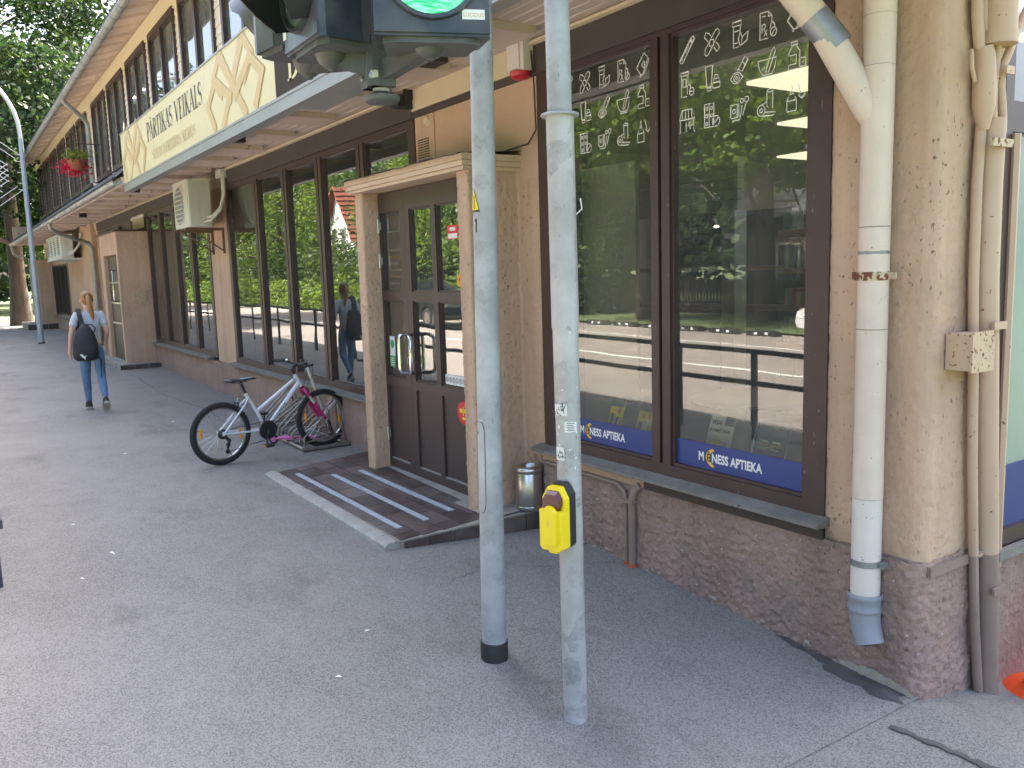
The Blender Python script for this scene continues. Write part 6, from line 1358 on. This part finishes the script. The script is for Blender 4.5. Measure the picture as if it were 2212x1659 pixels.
RL = thing('pedestrian_railing', 'dark two-bar railing along the kerb, seen in the shop windows', 'railing', (-20,-3.27,.1))
M['railm'] = mat('railing_paint', (.05,.054,.06), .5, var=.2, vs=4)
px_ = [-5.79, -6.83] + [-6.83-2.25*k for k in range(1, 14)]
for x in px_: MB().box(x-.025,x+.025,-3.30,-3.255,gz(x)-.02,gz(x)+.90).build('post', M['railm'], RL)
for z in (.55, .87):
    for a, c in zip([-5.0]+px_[:-1], px_):
        MB().add([(a,-3.295,gz(a)+z),(c,-3.295,gz(c)+z),(c,-3.245,gz(c)+z),(a,-3.245,gz(a)+z),(a,-3.295,gz(a)+z+.045),(c,-3.295,gz(c)+z+.045),(c,-3.245,gz(c)+z+.045),(a,-3.245,gz(a)+z+.045)],[(0,1,2,3),(7,6,5,4),(0,4,5,1),(2,6,7,3),(0,3,7,4),(1,5,6,2)]).build('rail', M['railm'], RL)
for x, y, w_, h_, a in ((-6.02,-2.62,.035,.008,.2),(-6.9,-2.75,.012,.010,1.0),(-5.62,-2.85,.016,.008,.4),(-3.55,-2.05,.014,.010,.3),(-3.9,-1.75,.016,.007,1.3),(-10.9,-1.2,.02,.02,.2),(-9.3,-2.0,.02,.01,.5)):
    ca, sa = math.cos(a), math.sin(a); z = gz(x)+.004
    o = MB().add([(x+ca*p-sa*q_, y+sa*p+ca*q_, z+t) for p, q_, t in ((-w_,-h_,0),(w_,-h_*.6,.003),(w_*.8,h_,.001),(-w_*.7,h_*.8,.004))], [(0,1,2,3)]).build('paper_scrap', M['paper'])
    tag(o, {-6.02:'long white paper scrap on the open pavement at the left',-6.9:'small white scrap nearest the left railing post',-5.62:'white scrap below the long paper scrap on the pavement',-3.55:'white speck of paper left of the mast foot',-3.9:'thin white scrap behind the mast foot',-10.9:'white blob on the pavement between the walker and the bicycle',-9.3:'white scrap on the pavement left of the bicycle'}[x], 'litter', 'paper scraps on the pavement')
M['seam'] = mat('tar_seam', (.085,.083,.082), .8, var=.3, vs=14)
rg_ = random.Random(4); q = [(-1.93+.75*i/30+rg_.uniform(-.006,.006), -.30+.12*i/30+rg_.uniform(-.008,.008)) for i in range(31)]
structure(MB().ribbon(q, [rg_.uniform(.018,.042) for _ in q], lambda x, y: (x, y, gz(x)+.003)).build('tar_seam', M['seam']))

M['grime'] = mat('pavement_grime', (.088,.085,.083), .9, var=.3, vs=9, bump=.4, bs=120)
def blotch(cx, cy, rx, ry, seed, m, name, dz=.004, n=34, parent=None):
    rg = random.Random(seed); ph = [rg.uniform(0,6.3) for _ in range(5)]; b = MB(); vs = [(cx,cy,gz(cx)+dz)]
    for i in range(n):
        a = 2*math.pi*i/n; k = 1+.22*math.sin(2*a+ph[0])+.16*math.sin(3*a+ph[1])+.12*math.sin(7*a+ph[2])+.08*math.sin(13*a+ph[3])
        x, y = cx+rx*k*math.cos(a), min(cy+ry*k*math.sin(a), -.03); vs.append((x,y,gz(x)+dz))
    b.add(vs, [(0,1+i,1+(i+1)%n) for i in range(n)]); return structure(b.build(name, m))
for i, (cx, cy, rx, ry) in enumerate(((-2.20,-.09,.15,.075),(-2.40,-.06,.12,.035),(-2.62,-.05,.10,.022),(-2.08,-.06,.06,.05))): blotch(cx, cy, rx, ry, i+3, M['grime'], 'pavement_stain', .0035+.0005*i)
M['crack'] = mat('crack_dark', (.035,.034,.034), .9)
def crack(pts, w_, seed):
    rg = random.Random(seed); q = []
    for a, c in zip(pts[:-1], pts[1:]):
        for k in range(14): t = k/14; q.append((a[0]+(c[0]-a[0])*t+rg.uniform(-.012,.012), a[1]+(c[1]-a[1])*t+rg.uniform(-.012,.012)))
    structure(MB().ribbon(q, [w_*rg.uniform(.3,1.2) for _ in q], lambda x, y: (x,y,gz(x)+.003)).build('pavement_crack', M['crack']))
crack([(-9.8,-.75),(-11.5,-.62),(-13.4,-.8),(-16,-.7)], .010, 3); crack([(-3.9,-.08),(-4.1,-.5),(-4.3,-.8),(-4.2,-1.2)], .004, 4)

for (cx, cy), r0, sd0 in (((L1(-.05)[0],L1(-.05)[1]),.066,5),((L2(-.07)[0],L2(-.07)[1]),.050,9)):      # asphalt made good round the pole feet
    rg = random.Random(sd0); b = MB(); n = 36; ph = [rg.uniform(0,6.3) for _ in range(4)]; rings = ((r0-.004,.012),(r0+.012,.010),(r0+.030,.0045),(r0+.05,-.004))
    for i, (r, h) in enumerate(rings):
        for k in range(n):
            a = 2*math.pi*k/n; q_ = r*(1+(.05*i)*(math.sin(2*a+ph[0])+.6*math.sin(5*a+ph[1])+.4*math.sin(9*a+ph[2]))*.6); x = cx+q_*math.cos(a); b.v.append((x, cy+q_*math.sin(a), gz(x)+h+rg.uniform(-.001,.001)))
    for i in range(3):
        for k in range(n): b.f.append((i*n+k,i*n+(k+1)%n,(i+1)*n+(k+1)%n,(i+1)*n+k)); b.m.append(0)
    structure(b.build('asphalt_patch', M['asphalt'], None, True))
# ------------------------------------------------------------------ trees
M['leafA'] = leafmat('leaf_green', (.022,.052,.014), (.080,.135,.030), .34); M['leafB'] = leafmat('leaf_dark', (.014,.034,.014), (.050,.085,.024), .28); M['leafC'] = leafmat('leaf_bright', (.055,.105,.02), (.15,.22,.04), .4)
def tree(label, x, y, z, h, r, crown_lo, rad, nl, size, lm, group, low=0., seed=0, name='leafy_tree', leanx=0.):
    rg = random.Random(seed*13+5)
    Tt = thing(name, label, 'tree', (x,y,z), 0, group)
    mb = MB(); n = 9
    pts = [(x+leanx*(i/n)**1.3+rg.uniform(-.06,.06)*i/n*h*.1, y+rg.uniform(-.06,.06)*i/n*h*.1, z-.1+h*.86*i/n) for i in range(n+1)]
    mb.tube(pts, [r*(1.35 if i == 0 else 1.0)*(1-.82*i/n) for i in range(n+1)], 12)
    tips = []
    for k in range(13):
        t = rg.uniform(max(.12,(crown_lo-.6)/h), .80); i = int(t*n); b0 = Vector(pts[i]); a = k*2.4+rg.uniform(-.4,.4); L = rad*(1.08-.65*abs(t-.45))*rg.uniform(.75,1.05)
        up_ = rg.uniform(.05,.55); d = Vector((math.cos(a),math.sin(a),up_)); m1 = b0+d*L*.5+Vector((0,0,.06*L)); e = b0+d*L+Vector((0,0,-.12*L-low*rg.random()*.4*L))
        mb.tube([b0,m1,e], [r*.34*(1-.6*t),r*.20*(1-.5*t),.02], 7); tips += [(m1,.6),(e,1.0),(m1.lerp(e,.5),.8)]
        for q in range(2):
            d2 = Vector((rg.uniform(-1,1),rg.uniform(-1,1),rg.uniform(-.2,.8))).normalized(); s = m1.lerp(e,rg.uniform(.1,.7)); e2 = s+d2*L*.42
            mb.tube([s,s.lerp(e2,.5)+Vector((0,0,.1)),e2], [r*.12,r*.07,.012], 5); tips.append((e2,.8))
    tips.append((Vector(pts[-1]),.9))
    mb.build('trunk', M['bark'], Tt, True)
    cs, ss = [], []; per = nl//len(tips)
    for p, wgt in tips:
        for q in range(4):
            c = np.array(p)+nr.normal(size=3)*rad*.13; m = per//4
            a, s_ = leaf_cloud(m, c, (rad*.095,rad*.095,rad*.06), size); cs.append(a); ss.append(s_)
    c = np.concatenate(cs); s_ = np.concatenate(ss); keep = c[:,2] > z+max(1.9, crown_lo-1.2)
    link('crown', leaf_mesh('crown', c[keep], s_[keep], lm), Tt)
    return Tt
# behind the building's end
G1 = 'park trees beyond the building'
tree('tall tree with a thick trunk rising just past the end of the building', -39.3,-.85,.17,17,.34,5.2,5.6,62000,.19,M['leafB'],G1,.5,1)
tree('dark leafed tree behind the thick trunk at the upper left', -58,9,.17,18,.35,5,6.5,44000,.24,M['leafB'],G1,.3,2)
tree('bright leafed tree at the far left edge beyond the lawn', -58,-1.2,.17,16,.28,4,5.5,32000,.26,M['leafA'],G1,.4,3)
tree('slender pale-trunked tree on the sunlit lawn at the left edge', -66,.9,.17,18,.30,6,5,9000,.36,M['leafA'],G1,.2,4)
tree('tree crowding the skyline above the far roof end', -54,14,.17,20,.36,6,7,26000,.32,M['leafB'],G1,.2,5)
tree('broad tree farthest back between the park trunks', -78,6,.17,18,.4,4,8,20000,.42,M['leafA'],G1,.3,6)
# across the street: seen in the glass
G2 = 'trees across the street'
acr = [(-17.4,-17.2,15,.30,5.4,5.2,'leafC',.8),(-20.6,-15.4,14,.27,5.4,4.8,'leafC',.8),(-10.5,-18,15,.28,5.4,5.5,'leafC',.8),(-27.5,-19,15,.3,5.0,5.2,'leafA',1.2),(-33.5,-17,13,.26,2.8,5,'leafC',1.3),(-41,-19.5,15,.3,3,5.4,'leafA',1.2),(-60,-17,15,.32,3,5.8,'leafC',1.2),(-69,-20,16,.34,3,6,'leafB',1.0),(-47,-27,18,.36,4,6.5,'leafB',.8),(-80,-16,16,.34,3,6.5,'leafA',1.0),(-3,-18.5,15,.3,5.2,5.5,'leafA',1.4),(-95,-18,17,.36,3,8,'leafC',.8)]
nm = ['with the trunk nearest the rubber kerb blocks','with bright leaves beside the dark fence','nearest the parked white car','with dark leaves left of the timber house','with bright low branches over the hedge','in the middle of the hedge','left of the gabled house','with dark leaves far down the hedge','towering behind the gabled house','beyond the end of the hedge','farthest right across the street','farthest away along the street']
for k, (x, y, h, r, cl_, rad, lm, low) in enumerate(acr):
    tree('street tree ' + nm[k] + ', mirrored in the shop glass', x, y, -.05, h, r, cl_, rad, 20000 if k < 8 else 11000, .20 if k < 8 else .36, M[lm], G2, low, 20+k)
# hedge and shrubs across the street
HE = thing('clipped_hedge', 'long green hedge along the far side of the road, mirrored in the windows', 'hedge', (-44,-13.2,0))
n = 26000; c = np.stack([nr.uniform(-68,-25,n), nr.normal(0,.45,n), nr.uniform(.0,1.0,n)],1); c[:,1] += -13.3-(c[:,0]+25)*.03; c[:,2] = c[:,2]*(1.25+.35*np.sin(c[:,0]*.9)+.2*np.sin(c[:,0]*2.3))
link('foliage', leaf_mesh('foliage', c, .2*nr.uniform(.6,1.3,n), M['leafC']), HE)
hx = MB()
for k in range(22): hx.tube([(-67+2*k,-13.2+.03*(42-2*k),-.1),(-67+2*k+.1,-13.1+.03*(42-2*k),.9)], [.05,.02], 6)
hx.build('stems', M['bark'], HE)
SB = thing('wild_shrubs', 'tangle of tall shrubs under the trees across the street', 'shrubs', (-45,-16,0))
n = 30000; c = np.stack([nr.uniform(-75,-24,n), nr.normal(-16.6,.9,n), np.abs(nr.normal(1.6,1.0,n))],1)
link('foliage', leaf_mesh('foliage', c, .26*nr.uniform(.6,1.3,n), M['leafA']), SB)
hx = MB()
for k in range(20): hx.tube([(-72+2.4*k,-16.5,-.1),(-71.8+2.4*k,-16.6,2.0)], [.05,.02], 6)
hx.build('stems', M['bark'], SB)
# distant wood closing the view across the street and behind the park
def wood(label, pts, n, size, m, hh):
    cs = []
    for (x, y, rx, ry) in pts: cs.append(np.stack([nr.uniform(x-rx,x+rx,n), nr.normal(y,ry,n), np.abs(nr.normal(hh*.5,hh*.33,n))],1))
    c = np.concatenate(cs); me = leaf_mesh('distant_wood', c, size*nr.uniform(.6,1.3,len(c)), m, .1); o = link('distant_wood', me); o['kind'] = 'stuff'; o['label'] = label; o['category'] = 'woodland'; return o
wood('distant mass of woodland across the street', [(-60,-38,70,4)], 26000, 1.0, M['leafB'], 14)
wood('added unseen mass of woodland beyond the side street', [(70,40,5,40)], 12000, 1.3, M['leafB'], 12)  # added out of view to keep bright lawn out of the side-window reflection
wood('distant mass of woodland closing the park', [(-110,10,5,26)], 12000, 1.1, M['leafB'], 14)
# dark fence and timber house across the street
FN = thing('paling_fence', 'dark brown paling fence behind the kerb blocks across the street', 'fence', (-16,-18.6,0))
M['fence'] = mat('dark_fence', (.055,.038,.030), .85, var=.3, vs=3)
for k in range(150): MB().box(-27+.15*k,-27+.15*k+.11,-18.62,-18.6,-.1,1.25+rng.uniform(-.02,.02)).build('paling', M['fence'], FN)
MB().box(-27,-4.5,-18.66,-18.62,.25,.35).box(-27,-4.5,-18.66,-18.62,.95,1.05).build('fence_rail', M['fence'], FN)
TH_ = thing('timber_house', 'weathered timber house with a dark roof behind the fence across the street', 'house', (-17,-26,0))
M['timber'] = mat('weathered_timber', (.17,.13,.10), .9, var=.3, vs=2, stretch=(1,1,6)); M['trimw'] = mat('pale_trim', (.50,.48,.44), .8)
for k in range(22): MB().box(-24,-10,-24.0-.005*(k%2),-23.9,-.1+.17*k,.06+.17*k).build('board', M['timber'], TH_)
MB().box(-24,-10,-31,-24.01,-.1,3.6).build('wall', M['timber'], TH_)
MB().prism([(-31.6,3.5),(-27.5,6.8),(-23.4,3.5),(-23.4,3.65),(-27.5,7.0),(-31.6,3.65)], 'x', -24.5,-9.5).build('roof', M['dark_roof'], TH_)
for x in (-22.5,-19.5,-16.2,-13):
    W = MB().box(x,x+1.1,-23.9,-23.84,1.0,2.5).build('window', M['trimw'], TH_); MB().box(x+.1,x+1.0,-23.84,-23.82,1.1,2.4).build('pane', M['glass_u'], W)
# gabled house far down the street
GH = thing('gabled_house', 'white gabled house with red tiled roof down the street, mirrored by the door', 'house', (-52,-20,0))
MB().box(-55.2,-49.2,-25,-18.0,-.1,2.6).build('lower_wall', mat('red_wall', (.24,.06,.05), .85, var=.15), GH)
MB().prism([(-54.9,2.6),(-49.5,2.6),(-49.5,3.9),(-52.2,7.1),(-54.9,3.9)], 'y', -18.05, -24.9).build('gable_wall', mat('whitewash', (.60,.60,.60), .85, var=.12, vs=1.5), GH)
rf = MB()
for s_ in (-1, 1):
    for k in range(12):
        a, c = k/12, (k+1)/12; x0_, x1_ = -52.2+s_*3.1*a, -52.2+s_*3.1*c+s_*.03; z0_, z1_ = 7.25-3.65*a, 7.25-3.65*c
        MB().add([(x0_,-17.7,z0_),(x1_,-17.7,z1_+.05),(x1_,-25.2,z1_+.05),(x0_,-25.2,z0_),(x0_,-17.7,z0_-.1),(x1_,-17.7,z1_-.05),(x1_,-25.2,z1_-.05),(x0_,-25.2,z0_-.1)],[(0,1,2,3),(4,7,6,5),(0,4,5,1),(1,5,6,2),(2,6,7,3)]).build('tile_course', M['roof_red'] if 'roof_red' in M else M.setdefault('roof_red', mat('red_roof_tile', (.30,.085,.05), .8, var=.25, vs=2)), GH)
for x in (-53.3,-51.9):
    W = MB().box(x,x+.75,-18.05,-17.98,3.2,4.7).build('window', M['trimw'], GH); MB().box(x+.08,x+.67,-17.98,-17.96,3.28,4.62).build('pane', M['glass_u'], W)
MB().box(-53.5,-51.0,-18.0,-17.94,3.0,3.1).build('ledge', M['trimw'], GH)
# rubber kerb blocks
for k in range(9):
    x = -14.3 - 1.22*k - (.6 if k > 5 else 0); y = -13.45-(x+15)*.03
    KB = thing('kerb_block', '%s rubber kerb block along from the white car, mirrored in the glass' % ['first','second','third','fourth','fifth','sixth','seventh','eighth','ninth'][k], 'kerb block', (x,y,rz(x)), 0, 'rubber kerb blocks across the street')
    MB().prism([(x-.48,rz(x)),(x+.48,rz(x)),(x+.36,rz(x)+.13),(x-.36,rz(x)+.13)], 'y', y-.12, y+.12).build('block', M['rubber'], KB)
    for d in (-.2,.12): MB().box(x+d,x+d+.1,y+.12,y+.125,rz(x)+.04,rz(x)+.1).build('flash', M['st_white'], KB)

# ------------------------------------------------------------------ cars across the street (seen in the glass)
def car(name, label, x, y, rz_, paint, group=None):
    Cc = thing(name, label, 'car', (x,y,rz(x)), rz_, group, False)
    prof = [(-2.1,.32),(-2.15,.55),(-2.1,.82),(-1.95,.93),(-1.0,.98),(.8,.95),(1.75,.80),(2.08,.66),(2.12,.42),(2.05,.28)]
    # body with wheel arches
    poly = prof[:]
    def archp(cx): return [(cx+.37*math.cos(R_(a)), .30+.37*math.sin(R_(a))) for a in range(0,181,20)]
    poly = prof + [(1.72,.25)] + archp(1.32) + [(.9,.22),(-.9,.22)] + archp(-1.28) + [(-1.7,.26)]
    b = MB(); n = len(poly)
    for yy, sc_ in ((-.86,.97),(-.80,1.0),(.80,1.0),(.86,.97)): b.v += [(p[0]*(1 if abs(yy) < .85 else .985), yy, .55+(p[1]-.55)*sc_) for p in poly]
    for j in range(3):
        for i in range(n): b.f.append((j*n+i,j*n+(i+1)%n,(j+1)*n+(i+1)%n,(j+1)*n+i)); b.m.append(0)
    b.f += [tuple(range(n)), tuple(range(4*n-1,3*n-1,-1))]; b.m += [0,0]
    b.build('body', paint, Cc)
    cab = [(-1.75,.95),(-1.25,1.40),(-.9,1.46),(.05,1.46),(.4,1.38),(1.15,.95)]
    def cabin(k, hw0, hw1, name_, m, par, e=0.):
        g = MB(); q = [(p[0]*k if 0 else p[0], p[1]) for p in cab]; nn = len(q)
        for s_ in (-1, 1): g.v += [(p[0], s_*((hw0 if p[1] < 1.0 else hw1)+e), p[1]+e) for p in q]
        g.f = [tuple(range(nn)), tuple(range(2*nn-1,nn-1,-1))]+[(i,nn+i,nn+(i+1)%nn,(i+1)%nn) for i in range(nn)]; g.m = [0]*len(g.f); return g.build(name_, m, par)
    G = cabin(1,.78,.60,'cabin_glass', M.setdefault('carglass', mat('car_glass', (.015,.017,.02), .06, var=0, coat=.6)), Cc)
    MB().add([(-1.24,-.62,1.41),(-.9,-.62,1.475),(.05,-.62,1.475),(.4,-.62,1.39),(-1.24,.62,1.41),(-.9,.62,1.475),(.05,.62,1.475),(.4,.62,1.39)],[(0,1,5,4),(1,2,6,5),(2,3,7,6)]).build('roof', paint, Cc)
    for s_ in (-1, 1):
        MB().tube([(-1.75,s_*.785,.96),(-1.25,s_*.61,1.41),(-.9,s_*.61,1.47),(.05,s_*.61,1.47),(.4,s_*.61,1.39),(1.15,s_*.785,.96)], .035, 6).tube([(-.3,s_*.79,.95),(-.25,s_*.615,1.46)], .03, 6).build('pillar', paint, Cc)
        MB().bbox(.75,.9,s_*.86-.08,s_*.86+.08,.95,1.07,.03).build('mirror', paint, Cc)
        for xx in (-1.28,1.32):
            Wc = MB().lathe([(.19,-.09),(.29,-.1),(.31,-.06),(.31,.06),(.29,.1),(.19,.09)], (xx,s_*.76,.31), 24, 'y').build('wheel', M['rubber'], Cc, True)
            MB().lathe([(0,s_*.05),(.06,s_*.08),(.19,s_*.085)], (xx,s_*.76,.31), 20, 'y').build('rim', M['steel'], Wc)
        MB().bbox(1.86,2.07,s_*.62-.16,s_*.62+.16,.62,.74,.03).build('headlight', M['chrome'], Cc); MB().bbox(-2.15,-2.05,s_*.66-.12,s_*.66+.12,.66,.82,.02).build('tail_light', M['dark_red'], Cc)
    return Cc
car('parked_car', 'white car parked across the street, mirrored at the right of the pharmacy pane', -11.25,-14.35,math.pi, mat('white_car_paint', (.72,.73,.74), .2, var=.01, coat=.7))
car('passing_car', 'black car on the road, mirrored in the lower door panes', -25.2,-10.5,0, mat('black_car_paint', (.012,.013,.016), .15, var=.02, coat=.8))
